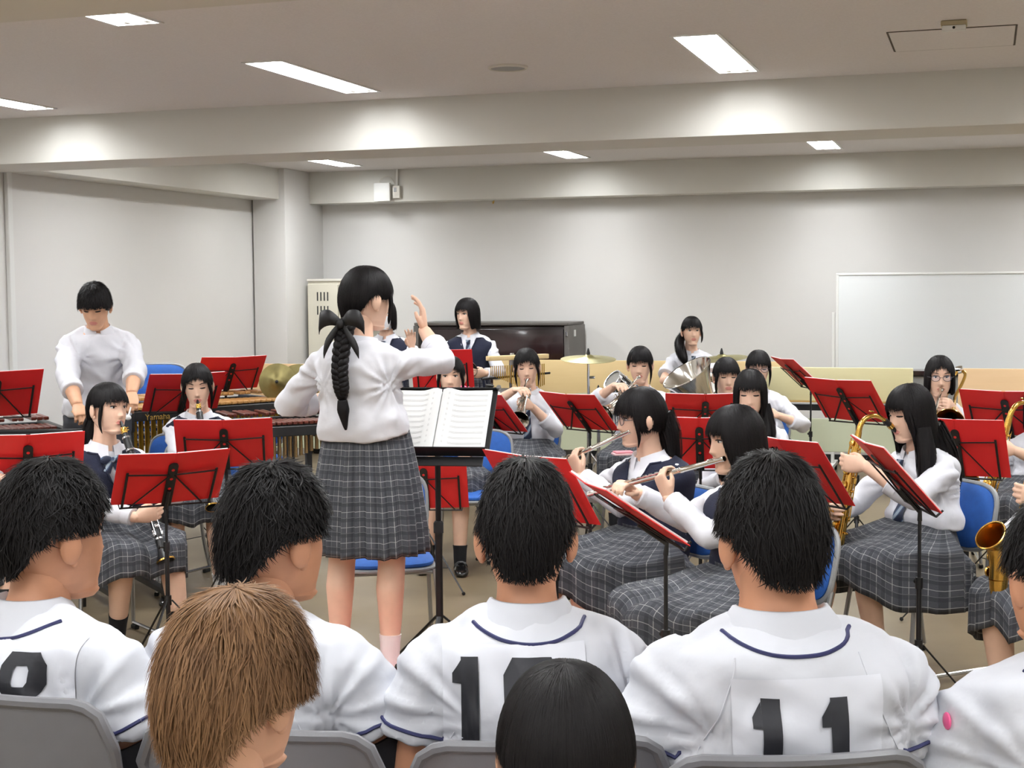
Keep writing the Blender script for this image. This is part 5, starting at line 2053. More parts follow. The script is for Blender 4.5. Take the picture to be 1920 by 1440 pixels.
for s in (-1, 1):
    rows, low = [], []
    for u in np.linspace(0, 1, 12):
        z = .004 + .020 * math.exp(-((u - .12) / .16) ** 2) + .006 * u
        x = s * (.002 + .208 * u)
        rows.append([(x, y, z) for y in np.linspace(-.165, .165, 6)])
        low.append([(x, y, .0005) for y in np.linspace(-.165, .165, 6)])
    pg = mk('page_block', MB().grid(np.array(rows), False).grid(np.array(low)[:, ::-1], False), M_['paper'], sc_)
    st = MB()
    for q in range(10):
        yy = .14 - q * .030
        for l in range(3):
            zz = .0115 + .006 * .5
            pts = [(s * (.03 + .165 * u), yy - l * .004, .004 + .020 * math.exp(-(((.03 + .165 * u) / .208 - .12) / .16) ** 2) + .006 * (.03 + .165 * u) / .208 + .0006) for u in np.linspace(0, 1, 8)]
            st.tube(pts, .0003, 4)
    mk('staff_lines', st, M_['staff'], pg)

# ------------------------------------------------------------------ left side: clarinets and percussion boy
pA = p = Person('clarinet girl in navy vest with striped bow tie, seated nearest on the left', (203, 767, 6.6), -142, hf=.07, head_rot=(16, 4, -3), seed=11, k=.98)
p.kn = {'R': np.array((.10, .43, .47)), 'L': np.array((-.13, .42, .46))}
p.an = {'R': np.array((.06, .24, .085)), 'L': np.array((-.16, .42, .085))}
p.drape = .05
play_clarinet(p, (303, 1027), 6.35, 'black clarinet of the girl with the bow tie, pointing down right')
p.build('shirt', 'long', hair=dict(TIED, tail=locks(1, .13, .035) + [dict(path=[(0, -.09, -.02), (.02, -.11, -.10), (.02, -.11, -.22)], r=[.03, .034, .012])]), vest=True, tie='bow', eyes='open', sock='black', sockh=.13)
sit_chair(p, 'blue padded chair under the nearest left clarinet girl')

p = Person('clarinet girl with centre parted dark bangs, seated beyond the nearer clarinet girl', (370, 723, 7.9), -172, hf=.06, head_rot=(2, -10, 2), seed=12, k=.98)
p.kn = {'R': np.array((.10, .42, .49)), 'L': np.array((-.10, .42, .49))}
p.an = {'R': np.array((.13, .38, .085)), 'L': np.array((-.12, .40, .085))}
play_clarinet(p, (400, 952), 7.45, 'black clarinet of the second clarinet girl, bell hanging over her skirt')
p.build('shirt', 'long', hair=dict(TIED, part=.03, tail=locks()), vest=True, tie='short', eyes='down', sock='white', sockh=.06)
sit_chair(p, 'blue padded chair under the clarinet girl with parted bangs')

p = Person('player cut off by the left edge of the picture, only arm and skirt in view', (-62, 772, 6.35), -120, hf=.06, head_rot=(0, -6, 0), seed=13, k=.98)
p.hold('R', at(22, 918, 6.1), (.1, 1, 0), (0, 0, -1), .3)
p.hold('L', at(10, 905, 6.1), (.1, 1, 0), (0, 0, -1), .3)
p.build('shirt', 'long', hair=dict(TIED), vest=True, sock='black', sockh=.30)
sit_chair(p, 'blue padded chair at the very left edge of the picture')

p = Person('boy in white shirt and dark trousers bending over the keyboard percussion', (178, 574, 8.25), -163, 'stand', False, 1.04, hf=.16, head_rot=(-14, -24, 0), seed=14, height=1.66)
p.hold('R', at(152, 783, 7.85), (-.2, .8, -.5), (0, -.2, -1), .8, pole=(.9, -.6, -.2))
p.hold('L', at(246, 770, 7.85), (.1, .8, -.6), (0, -.2, -1), .8, pole=(-.9, -.6, -.2))
p.build('boy', 'rolled', hair=dict(BOY, bangs=.036, side=.006, puff=1.07, lift=.008, jit=.014), skirt=False, skin='skinboy', voxel=.010, sock=None, eyes='down')
for sd, lab in (('R', 'wooden mallet in the right hand of the percussion boy'), ('L', 'white headed mallet in the left hand of the percussion boy')):
    a = p.arms[sd]
    g = p.w(a['W'] + a['d'] * .085 + a['palm'] * .022)
    e = g + p.dw((-.14 if sd == 'R' else -.02, .10, -.10)) if sd == 'R' else at(240, 783, 7.7)
    t = thing('mallet', lab, 'mallet', g)
    dd = e - g
    mk('stick', MB().rod(-dd * .35, dd, .0045), M_['maple'] if sd == 'R' else M_['paper'], t)
    mk('mallet_head', MB().ell(dd, (.017, .017, .015), 12, 8), M_['edge'] if sd == 'R' else M_['sockwhite'], t)

# ------------------------------------------------------------------ back row percussion
p = Person('masked player with raised hand, half hidden behind the conductor', (722, 590, 11.0), 172, 'stand', True, .98, hf=.02, seed=21, height=1.53)
p.hold('L', at(770, 630, 10.75), (0, .2, 1), (0, .3, .3), .2, pole=(-.6, -.2, -1), spread=.4)
p.build('shirt', 'long', hair=dict(BOB, n=500), vest=True, tie='short', mask=True, voxel=.013, shoes=False)
p = Person('girl with black bob in navy vest holding a cowbell before the piano', (876, 589, 11.4), 172, 'stand', True, 1.0, hf=.02, head_rot=(-28, -3, 0), seed=22, height=1.53)
cbl = at(880, 692, 11.1)
p.hold('L', cbl + p.dw((-.045, .0, -.03)), (.6, .7, 0), (.9, -.3, .2), .7, pole=(-.6, -.5, -.7))
p.hold('R', cbl + p.dw((.07, .0, .06)), (-.5, .7, -.2), (-.2, 0, -1), .8, pole=(.6, -.5, -.7))
p.build('shirt', 'long', hair=dict(BOB, side=-.112, back=-.13, puff=1.04, n=700), vest=True, tie='short', voxel=.012, shoes=False)
t = thing('cowbell', 'dark open cowbell held by the girl with the bob', 'cowbell', M=frame(cbl, z=p.dw((-.15, 1, -.15)), y=(0, 0, 1)))
mk('bell_shell', MB().lathe([(.036, -.12), (.040, -.11), (.062, .04), (.063, .042), (.060, .042), (.037, -.11), (.0, -.112)], 28), mat('cowbell_steel', (150, 142, 120), .35, .8), t)
mk('bell_hollow', MB().lathe([(.0, .0), (.054, .005), (.0595, .040)], 28), M_['dark'], t)
mk('mount', MB().box((0, .055, -.05), (.03, .03, .05), .005), M_['black'], t)

p = Person('drummer girl in short sleeves with a long black ponytail over her shoulder', (1297, 621, 12.0), -176, 'sit', True, 1.0, hf=.03, seat=.58, seed=23, head_rot=(0, 0, 0))
p.hold('R', at(1268, 722, 11.6), (.0, .9, -.3), (0, 0, -1), .7, pole=(.6, -.5, -.6))
p.hold('L', at(1330, 722, 11.6), (.0, .9, -.3), (0, 0, -1), .7, pole=(-.6, -.5, -.6))
p.an = {'R': np.array((.10, .40, .085)), 'L': np.array((-.10, .40, .085))}
p.build('shirt', 'short', hair=dict(TIED, n=700, tail=locks(-1, .10) + [dict(path=[(.05, -.07, -.02), (.095, -.03, -.08), (.105, .06, -.15), (.088, .115, -.22), (.07, .12, -.27)], r=[.03, .036, .040, .034, .010])]), tie='mid', voxel=.012)
t = thing('drum_stool', 'round stool under the drummer girl', 'stool', p.root_w)
mk('stool_seat', MB().lathe([(0, .55), (.15, .55), (.17, .52), (.16, .49), (0, .49)], 24), M_['blackmatte'], t)
mk('stool_post', MB().rod((0, 0, .1), (0, 0, .49), .016), M_['chrome'], t)
for k in range(3):
    a = k * 2.094
    mk('leg', MB().rod((0, 0, .22), (.22 * math.cos(a), .22 * math.sin(a), .01), .010), M_['chrome'], t)

# ------------------------------------------------------------------ middle rows
p = Person('girl peeping over the conductor desk, only eyes and legs in view', (846, 706, 8.7), 178, hf=.05, seed=31, k=.98)
p.kn = {'R': np.array((.075, .42, .49)), 'L': np.array((-.075, .42, .49))}
p.an = {'R': np.array((.12, .40, .085)), 'L': np.array((-.07, .46, .085))}
p.build('shirt', 'long', hair=dict(TIED, n=700, part=.02, tail=locks()), tie='short', vest=True, sock='black', sockh=.07)
sit_chair(p, 'blue padded chair of the girl behind the conductor desk')

p = Person('trumpet girl with striped tie in the middle, trumpet pointing at the viewer', (988, 688, 9.55), 177, hf=.05, seed=32, head_rot=(0, -8, 3))
p.kn = {'R': np.array((.14, .42, .49)), 'L': np.array((-.14, .42, .49))}
play_trumpet(p, (968, 776), 9.12, 'silver trumpet pointing down towards the viewer')
p.build('shirt', 'rolled', hair=dict(TIED, n=800, part=.02, tail=locks()), tie='long', eyes='down', voxel=.011)
sit_chair(p, 'blue padded chair of the trumpet girl with the tie')

p = Person('trumpet girl with side swept bangs, left of the tuba', (1200, 684, 9.6), 165, hf=.05, seed=33, head_rot=(6, -6, 0))
play_trumpet(p, (1150, 752), 9.3, 'silver trumpet of the girl left of the tuba, pointing down left')
p.build('shirt', 'rolled', hair=dict(TIED, n=800, tail=locks(-1)), eyes='down', voxel=.011)
sit_chair(p, 'blue padded chair of the trumpet girl left of the tuba')

p = Person('girl behind the silver tuba with wispy bangs', (1362, 706, 9.3), 172, hf=.05, seed=34, head_rot=(10, -4, 0))
bc_ = at(1288, 699, 9.0)
ax = nrm(-.54 * CR + .84 * CU - .28 * CF)
euphonium(frame(bc_, z=ax, y=p.dw((0, 1, .2))), 'silver tuba with its wide bell tilted up left', 1.0)
p.hold('L', bc_ - ax * .40 + p.dw((-.05, .05, 0)), (.3, .6, .2), (.6, 0, -.3), .6)
p.hold('R', bc_ - ax * .45 + p.dw((.05, .05, -.05)), (-.3, .7, .1), (-.4, 0, -.8), .6)
p.build('shirt', 'rolled', hair=dict(TIED, n=900, tail=locks()), eyes='down', voxel=.011)
sit_chair(p, 'blue padded chair behind the silver tuba')

p = Person('girl with glasses and tied hair playing behind the tuba girl', (1422, 690, 10.0), 168, hf=.05, seed=35, head_rot=(8, -6, 0))
e2 = at(1452, 770, 9.75)
euphonium(frame(at(1392, 720, 9.85), z=nrm(np.array(p.dw((.35, .3, .9)))), y=p.dw((0, 1, 0))), 'smaller silver euphonium mostly hidden behind the seated girls', .62, cat='euphonium')
p.hold('L', at(1440, 775, 9.75), (.6, .6, .3), (.6, -.3, -.3), .6, pole=(-.9, 0, -.6))
p.hold('R', at(1392, 770, 9.75), (-.4, .6, .3), (-.5, -.3, -.5), .6)
p.build('shirt', 'rolled', hair=dict(TIED, n=800, tail=locks(-1)), eyes='down', glasses=True, voxel=.011)
sit_chair(p, 'blue padded chair of the girl with glasses behind the tuba')

p = Person('long haired girl with low bangs seated behind the second flutist', (1407, 737, 7.45), 165, hf=.05, seed=36, head_rot=(4, -8, 0))
p.rest('R')
p.rest('L')
p.build('shirt', 'long', hair=dict(LONG, n=1100, side=-.16, back=-.22, tail=[dict(path=[(q * .066, .0, -.06), (q * .088, .02, -.15), (q * .095, .06, -.22), (q * .085, .08, -.29)], r=[.030, .034, .030, .008], n=160) for q in (-1, 1)]), eyes='down', voxel=.011)
sit_chair(p, 'blue padded chair behind the second flutist')

p = Person('trombone girl with glasses and black bob under the whiteboard', (1762, 706, 8.5), 168, hf=.04, seed=37, head_rot=(2, -4, 0))
d = nrm(at(1748, 790, 7.9) - p.mouth)
trombone(frame(p.mouth, z=d, y=(0, 0, 1)) @ np.diag([-1, 1, 1, 1]) @ np.diag([-1, 1, 1, 1]), 'golden trombone with its bell towards the viewer')
p.hold('L', p.mouth + d * .12 + p.dw((-.03, 0, -.05)), (.4, .7, .3), (.8, -.2, 0), .8)
p.hold('R', p.mouth + d * .26 + p.dw((.01, 0, -.05)), (-.5, .8, 0), (-.5, -.3, -.2), .7)
p.build('shirt', 'rolled', hair=dict(BOB, n=900, part=.03, side=-.10, back=-.11), glasses=True, eyes='open', voxel=.011)
sit_chair(p, 'blue padded chair of the trombone girl')

# ------------------------------------------------------------------ flutes
p = Person('flutist with round glasses and half tied hair in navy vest', (1200, 782, 5.97), 118, hf=.05, seed=41, head_rot=(-14, -6, -4), k=1.0, twist=14)
p.kn = {'R': np.array((.11, .42, .50)), 'L': np.array((-.10, .42, .49))}
p.an = {'R': np.array((.10, .40, .085)), 'L': np.array((-.08, .30, .085))}
p.drape = .06
play_flute(p, (1046, 868), 6.15, 'silver flute of the girl with round glasses')
p.build('shirt', 'long', hair=dict(TIED, bangs=.022, n=1800, side=-.05, tail=locks(-1, .13, .04) + locks(1, .10, .05) + [dict(path=[(0, -.095, .0), (-.01, -.115, -.08), (-.02, -.12, -.19), (-.02, -.11, -.24)], r=[.045, .046, .034, .010], n=240)]),
        vest=True, glasses=True, eyes='open', voxel=.009)
sit_chair(p, 'blue padded chair of the flutist with glasses')

p = Person('flutist with long straight black hair nearest to the viewer', (1378, 824, 5.12), 112, hf=.05, seed=42, head_rot=(-6, -6, 0), k=.99, twist=14)
p.kn = {'R': np.array((.11, .42, .49)), 'L': np.array((-.11, .42, .48))}
p.an = {'R': np.array((.10, .38, .085)), 'L': np.array((-.09, .36, .085))}
p.drape = .06
play_flute(p, (1232, 892), 5.30, 'silver flute of the long haired girl nearest to the viewer')
p.build('shirt', 'long', hair=dict(LONG, n=2200, side=-.15, back=-.20, tail=[dict(path=[(-.03, -.085, -.06), (-.035, -.115, -.16), (-.03, -.125, -.27)], r=[.05, .05, .014], n=260), dict(path=[(-.066, -.02, -.05), (-.085, -.03, -.15), (-.098, -.03, -.23), (-.095, -.025, -.31)], r=[.030, .036, .034, .008], n=260), dict(path=[(-.064, .025, -.05), (-.080, .03, -.14), (-.085, .05, -.22), (-.08, .06, -.29)], r=[.022, .026, .022, .006], n=160)]), vest=True, eyes='open', voxel=.009)
sit_chair(p, 'blue padded chair of the long haired flutist')

# ------------------------------------------------------------------ saxophones
p = Person('saxophone girl with very long straight hair, seated on the right', (1706, 774, 6.1), 116, hf=.07, seed=51, head_rot=(-4, -10, 0), k=.99)
p.kn = {'R': np.array((.11, .42, .49)), 'L': np.array((-.12, .42, .49))}
p.an = {'R': np.array((.12, .46, .085)), 'L': np.array((-.10, .30, .085))}
p.drape = .06
play_sax(p, (.05, .16, -1), 'gold alto saxophone of the girl with very long hair', 1.0)
p.build('shirt', 'rolled', hair=dict(LONG, n=2000, bangs=.034, side=-.17, back=-.22, tail=locks(-1, .12, .05) + [dict(path=[(-.066, .0, -.06), (-.090, .015, -.17), (-.100, .04, -.27), (-.092, .06, -.38)], r=[.034, .038, .034, .008], n=260),
        dict(path=[(-.01, -.09, -.08), (-.02, -.13, -.2), (-.03, -.14, -.32), (-.03, -.13, -.40)], r=[.05, .05, .04, .010], n=260)]), tie='mid', eyes='down', voxel=.009)
sit_chair(p, 'blue padded chair with its back showing right of the long haired saxophonist', -.02)

p = Person('saxophone player cut off by the right edge, hand on a large gold saxophone', (1952, 757, 7.5), 150, hf=.05, seed=52, head_rot=(0, -6, 0))
p.kn = {'R': np.array((.12, .42, .49)), 'L': np.array((-.10, .42, .49))}
play_sax(p, (.22, .10, -1), 'large gold tenor saxophone at the right edge', 1.22, turn=25)
p.build('shirt', 'rolled', hair=dict(LONG, n=700), eyes='down', sock='black', sockh=.16)
sit_chair(p, 'blue padded chair at the right edge behind the tenor saxophone')

p = Person('nearest saxophone player on the right, only hand, skirt and leg in view', (2030, 822, 5.3), 128, hf=.05, seed=53, head_rot=(0, -4, 0))
p.kn = {'R': np.array((.12, .42, .48)), 'L': np.array((-.14, .42, .47))}
p.an = {'R': np.array((.10, .34, .085)), 'L': np.array((-.10, .40, .085))}
p.drape = .06
play_sax(p, (.06, .12, -1), 'gold alto saxophone nearest to the viewer at the right edge', .92, turn=10)
p.build('shirt', 'rolled', hair=dict(LONG, n=700), eyes='down', sock='white', sockh=.10)
sit_chair(p, 'blue padded chair of the nearest saxophone player at the right edge')

# ------------------------------------------------------------------ audience in baseball shirts
def fan(label, head, alpha, hr_, num, seed, w=1.0, hair=None, hf=.05, k=1.06, under=None, sidez=0, eyes='open', outfit='jersey', skin='skintan', tw=0, out=.32):
    p = Person(label, head, alpha, 'sit', False, k, hf=hf, head_rot=hr_, seed=seed, width=w, twist=tw, nback=-.028 if outfit == 'jersey' else -.05)
    p.kn = {'R': np.array((.16, .45, .50)), 'L': np.array((-.16, .45, .50))}
    p.an = {'R': np.array((.17, .45, .085)), 'L': np.array((-.17, .45, .085))}
    for sd, sg in (('R', 1), ('L', -1)):
        p.hold(sd, (sg * .11, .34, .61), (-sg * .3, 1, -.2), (0, 0, -1), .3, local=True, pole=(sg * out, -.55 + out * .3, -.8))
    p.build(outfit, 'short', hair=hair or dict(BOY, seed=seed), skirt=False, skin=skin, number=num, under=under, voxel=.0085, sock='black', sockh=.2, eyes=eyes)
    return p


HB = dict(BOY, m_='hairdark', n=4200, wstr=.0014, tall=1.14, side=.016, back=-.054)
fan('boy with number 8 on his white jersey at the left edge', (100, 1006, 2.78), -24, (-18, 0, 0), dict(text='8', x=.03, z=.892, w=.25, h=.21, dw=.085, dh=.160, gap=.1, dx=.055, dz=.010), 61, .96,
    dict(HB, seed=61, puff=1.02), under='RL', out=.75)
fan('boy with thick black hair in white jersey, second from left in the row', (518, 1013, 2.80), -16, (-24, 0, 0), None, 62, .96, dict(HB, seed=62, puff=1.03, lift=.013), under='RL', out=.75)
fan('boy with number 10 on his white jersey in the middle', (986, 1006, 2.72), 4, (-4, 0, 0), dict(text='10', x=-.035, z=.892, w=.25, h=.21, dw=.100, dh=.180, gap=.108, dx=-.025, dz=-.004), 63, .95,
    dict(HB, seed=63), under='R')
fan('broad boy with number 11 on his white jersey on the right', (1446, 1013, 2.56), 4, (6, 0, 0), dict(text='11', x=.012, z=.868, w=.25, h=.23, dw=.100, dh=.180, gap=.112, dx=-.009, dz=-.004), 64, 1.13,
    dict(HB, seed=64, puff=1.06, lift=.009), under='R')
pr_ = fan('boy in white jersey cut off by the right edge', (1985, 1085, 2.55), 2, (12, 0, 0), None, 65, 1.0, dict(HB, seed=65))
cpt = pr_.near(pr_.loc(at(1762, 1345, 2.45)), .003)
mk('sleeve_badge', MB().ell(cpt, (.006, .015, .015), 14, 8), M_['pink'], pr_.t, label='small pink round badge')
fan('person with light brown hair in the nearest row, seen from behind', (447, 1298, 2.0), -14, (-14, -2, 0), None, 66, .9,
    dict(short=True, bangs=.045, bw=50, side=.004, back=-.074, hang=.14, n=6500, slen=(.22, .5), swirl=.15, lift=.011, jit=.022, wstr=.0014, m_='hairbrown', puff=1.15, tall=1.04, seed=66), hf=.04, k=1.0, skin='skinboy')
fan('person with sleek black hair at the bottom middle, seen from behind', (1060, 1412, 1.95), 2, (0, 0, 0), None, 67, .92,
    dict(bangs=.05, bw=50, side=.0, back=-.07, hang=.1, n=4500, lift=.0012, jit=.008, wstr=.0012, m_='hairdark', puff=1.06, tall=.92, seed=67), hf=.03, k=1.02, skin='skinboy', outfit='shirt')

# grey chairs of the front row
for x, y, D, al, lab, stk in ((12, 1300, 2.50, -20, 'grey plastic chair back of the boy with number 8', False), (486, 1366, 2.42, -14, 'grey plastic chair back behind the light brown hair', False),
                              (1012, 1390, 2.40, 4, 'grey plastic chair of number 10 with a torn white sticker', True), (1492, 1416, 2.30, 4, 'grey plastic chair of number 11, cut by the bottom edge', False)):
    c = at(x, y, D)
    rz_ = scr(al)
    grey_chair((c[0] - math.sin(rz_) * .29, c[1] + math.cos(rz_) * .29), rz_, float(c[2]), lab, stk)
# ------------------------------------------------------------------ music stands with red folders
STANDS = [
    (-8, 740, 7.6, -150, 'stand at the left edge before the percussion', 'red folder at the left edge, behind the nearer red folder', 38),
    (52, 868, 6.2, -158, 'stand at the left edge beside the bow tie girl', 'red folder at the left edge, beside the girl with the bow tie', 36),
    (346, 737, 8.7, -152, 'stand half hidden behind the second clarinet girl', 'red folder behind the head of the second clarinet girl', 42),
    (432, 701, 10.0, -150, 'stand by the marimba farthest left', 'red folder highest on the left, beside the blue chair back', 42),
    (421, 833, 7.0, -172, 'stand before the second clarinet girl', 'wide red folder before the second clarinet girl', 38),
    (320, 898, 6.1, -154, 'stand nearest on the left, before the bow tie girl', 'red folder nearest on the left, before the bow tie girl', 42),
    (796, 908, 7.8, 176, 'stand under the conductor desk', 'red folder showing under the conductor desk', 26),
    (829, 693, 10.7, 172, 'small far stand before the cowbell girl', 'small red folder before the cowbell girl', 20),
    (915, 774, 8.8, 132, 'stand half hidden right of the conductor desk', 'red folder half hidden by the white score', 42),
    (1083, 773, 8.75, 134, 'stand right of the tied trumpet girl', 'red folder right of the trumpet girl with the tie', 44),
    (1322, 776, 8.5, 174, 'stand before the silver tuba', 'red folder just below the tuba bell', 40),
    (1312, 832, 7.3, 170, 'stand between the two flutists', 'red folder between the heads of the two flutists', 30),
    (1010, 916, 5.45, 132, 'stand behind the head of number 10', 'red folder rising behind the head of number 10', 34),
    (1172, 957, 4.5, 101, 'stand of the flutists seen from its edge', 'red folder with white pages seen edge on by the nearest flutist', 56),
    (1492, 882, 5.7, 118, 'stand right of the nearest flutist', 'red folder above the head of number 11', 36),
    (1672, 890, 5.3, 91, 'stand before the long haired saxophonist', 'red folder before the long haired saxophonist', 42),
    (1587, 752, 8.1, 130, 'stand in front of the pale folded table', 'red folder in front of the pale yellow table', 40),
    (1795, 840, 6.9, 146, 'stand behind the shoulder of the long haired saxophonist', 'red folder behind the shoulder of the long haired saxophonist', 26),
    (1888, 776, 7.7, 148, 'stand at the right edge below the peach table', 'red folder at the right edge, below the peach table', 38),
]
for x, y, D, al, lab, fl, tilt in STANDS:
    music_stand(x, y, D, al, 'black folding music ' + lab, fl, tilt, turn=(x * 37) % 120)
music_stand(1492, 700, 10.6, 100, 'black folding music stand behind the girl with glasses', 'pale music folder tilted edge on behind the girl with glasses', 48)

# empty chair behind the conductor's desk and chairs at the left
c = at_z(725, 1046, .44)
blue_chair(c, 190, 'empty blue chair showing under the conductor skirt')
c = at_z(897, 880, .55)
c = at(893, 868, 8.4)
blue_chair((c[0], c[1]), 180, 'blue chair right of the conductor desk')
c = at(472, 722, 10.2)
blue_chair((c[0], c[1]), 185, 'blue chair at the left beside the hanging cymbals')
base = at(290, 722, 10.7)
for k in range(6):
    q = base + np.array((-.07 * k, -.02 * k, 0))
    t = blue_chair((q[0], q[1]), 186, ('first', 'second', 'third', 'fourth', 'fifth', 'last')[k] + ' blue chair from the right in the nested stack', 'nested blue chairs behind the marimba')
    t.location.z = .055 * (6 - k) - .04


# ------------------------------------------------------------------ keyboard percussion
def mallet_keyboard(lab, a, b, zt, bar_m, frame_m, nbars, w0, w1, tube_m=None, name='marimba', logo=None, tube_l=(.5, .18), depth=.30):
    """a, b: floor positions of the left and right end (as the viewer sees it); bars run away from the viewer"""
    a, b = np.array(a[:2]), np.array(b[:2])
    L = float(np.linalg.norm(b - a))
    rz = math.atan2(b[1] - a[1], b[0] - a[0])
    t = thing(name, lab, 'percussion', ((a[0] + b[0]) / 2, (a[1] + b[1]) / 2, 0), rz)
    for row, (dy, dz, keep) in enumerate(((0, 0, None), (.30, .035, (0, 1, 3, 4, 5)))):
        for i in range(nbars):
            u = i / (nbars - 1)
            if keep is not None and (i % 7) not in keep:
                continue
            x = -L / 2 + .06 + (L - .12) * (u + (.5 / nbars if row else 0))
            bl = w0 + (w1 - w0) * u
            wd = (L - .12) / nbars * .86
            mk('bar', MB().box((x, dy + bl * .5 - .02, zt + dz), (wd, bl, .020), .004), bar_m, t)
            if tube_m is not None and row == 0:
                tl = tube_l[0] + (tube_l[1] - tube_l[0]) * u
                mk('resonator', MB().rod((x, .10, zt - .035 - tl), (x, .10, zt - .035), wd * .44, 10), tube_m, t)
    for dy in (-.035, .25, .66):
        mk('rail', MB().box((0, dy, zt - .045), (L, .03, .06), .004), frame_m, t)
    for s in (-1, 1):
        e = mk('end_frame', MB().box((s * L / 2, .30, zt - .07), (.05, .74, .14), .012), frame_m, t)
        for dy in (.0, .60):
            mk('leg', MB().box((s * (L / 2 - .02), dy, (zt - .1) / 2 + .03), (.035, .05, zt - .14), .005), frame_m, t)
            mk('caster', MB().lathe([(0, -.014), (.03, -.014), (.034, 0), (.03, .014), (0, .014)], 14, (s * (L / 2 - .02), dy, .034), (1, 0, 0)), M_['rubber'], t)
        mk('foot_beam', MB().box((s * (L / 2 - .02), .3, .075), (.04, .70, .03), .005), frame_m, t)
    mk('stretcher', MB().box((0, .3, .22), (L - .06, .03, .05), .005), frame_m, t)
    if logo:
        cu = bpy.data.curves.new('lettering', 'FONT')
        cu.body = logo
        cu.size = .055
        cu.extrude = .001
        ob = bpy.data.objects.new('lettering', cu)
        TMP.collection.objects.link(ob)
        with bpy.context.temp_override(scene=TMP, view_layer=TMP.view_layers[0]):
            me = bpy.data.meshes.new_from_object(ob.evaluated_get(bpy.context.evaluated_depsgraph_get()))
        bpy.data.objects.remove(ob)
        me.materials.clear()
        me.materials.append(M_['gold'])
        ro = share('lettering', me, t)
        ro.matrix_local = Matrix(((1, 0, 0, -L / 2 + .10), (0, 0, -1, -.053), (0, 1, 0, zt - .07), (0, 0, 0, 1)))
    return t


def fl_(x, y, z):
    return at_z(x, y, z)


mallet_keyboard('long concert marimba with pale bars and black frame behind the left stands', at(236, 752, 9.1), at(548, 744, 9.9), .88, M_['rosewood2'], M_['black'], 26, .40, .22, M_['goldtube'], 'marimba', 'Yamaha')
mallet_keyboard('xylophone with red brown bars and tan resonators left of the conductor', at(430, 770, 8.6), at(640, 763, 8.9), .82, M_['rosewood'], M_['black'], 18, .30, .18, M_['brasstube'], 'xylophone', None, (.30, .12))
mallet_keyboard('marimba with dark red bars at the left edge', at(-160, 790, 8.2), at(120, 772, 8.6), .82, M_['rosewood'], M_['black'], 20, .40, .25, M_['goldtube'], 'marimba', None, (.35, .2))
mallet_keyboard('glockenspiel with silver metal bars before the marimba', at(205, 812, 7.35), at(310, 806, 7.5), .74, M_['alubar'], M_['black'], 12, .20, .12, None, 'glockenspiel')
c = at(30, 818, 7.3)
t = thing('percussion_case', 'open black percussion case at the left edge', 'case', (c[0], c[1], 0), .3)
cz_ = float(c[2])
mk('tray', MB().box((0, 0, cz_ - .03), (.62, .42, .05), .008), M_['dark'], t)
mk('tray_rim', MB().box((0, -.21, cz_), (.64, .02, .03), .005).box((0, .21, cz_), (.64, .02, .03), .005).box((.32, 0, cz_), (.02, .42, .03), .005).box((-.32, 0, cz_), (.02, .42, .03), .005), M_['black'], t)
for s in (-1, 1):
    for q in (-1, 1):
        mk('leg', MB().rod((s * .26, q * .18, 0), (s * .26, q * .18, cz_ - .05), .012), M_['black'], t)

# two big cymbals hung upright on a stand
for x, y, D, r, m_, lab in ((520, 716, 9.9, .098, 'bronzedark', 'dull bronze hand cymbal standing upright, left of the pair'), (560, 722, 10.2, .115, 'bronzedark', 'dull bronze hand cymbal standing upright, right of the pair')):
    c = at(x, y, D)
    dirv = nrm(np.array((CAM[0] - c[0] - 1.5, CAM[1] - c[1], .9)))
    t = thing('hand_cymbal', lab, 'cymbal', c, 0, 'hand cymbals on the rack')
    cymbal(t, 'cymbal_plate', (0, 0, 0), dirv, r * 1.28, M_[m_])
    mk('strap', MB().ell(dirv * .032, (.012, .012, .012), 10, 7), M_['dark'], t)
c = at(546, 742, 9.95)
t = thing('cymbal_rack', 'chrome rack holding the two upright cymbals', 'rack', (c[0], c[1], 0))
mk('post', MB().rod((0, 0, .1), (0, 0, c[2] + .02), .014), M_['chrome'], t)
for s in (-1, 1):
    mk('cradle', MB().tube(spline([(0, 0, c[2] + .02), (s * .08, -.03, c[2] + .08), (s * .14, -.05, c[2] - .02), (s * .12, -.06, c[2] - .10)], 14), .007, 8), M_['chrome'], t)
for k in range(3):
    a = .5 + k * 2.094
    mk('leg', MB().rod((0, 0, .30), (.30 * math.cos(a), .30 * math.sin(a), .01), .010).rod((0, 0, .12), (.17 * math.cos(a), .17 * math.sin(a), .13), .006), M_['chrome'], t)


# ------------------------------------------------------------------ drum set and small percussion
def cymbal_stand(lab, x, y, D, r, tilt=(0, 0), m_='bronze', group='cymbals on stands'):
    c = at(x, y, D)
    t = thing('cymbal_stand', lab, 'cymbal', (c[0], c[1], 0), 0, group)
    z = float(c[2])
    cymbal(t, 'cymbal_plate', (0, 0, z), (tilt[0], tilt[1], 1), r, M_[m_])
    mk('wing_nut', MB().lathe([(0, .02), (.012, .02), (.014, .04), (.009, .06), (.004, .075), (0, .075)], 12, (0, 0, z)), M_['black'], t)
    mk('upper_pole', MB().rod((0, 0, .55), (0, 0, z + .01), .010), M_['chrome'], t)
    mk('lower_pole', MB().rod((0, 0, .08), (0, 0, .62), .014), M_['chrome'], t)
    mk('wing_screw', MB().box((.03, 0, z - .14), (.04, .008, .02), .004).rod((0, 0, z - .14), (.03, 0, z - .14), .006), M_['chrome'], t)
    for k in range(3):
        a = .3 + k * 2.094
        mk('leg', MB().rod((0, 0, .40), (.30 * math.cos(a), .30 * math.sin(a), .012), .009).rod((0, 0, .14), (.16 * math.cos(a), .16 * math.sin(a), .21), .005), M_['chrome'], t)
    return t


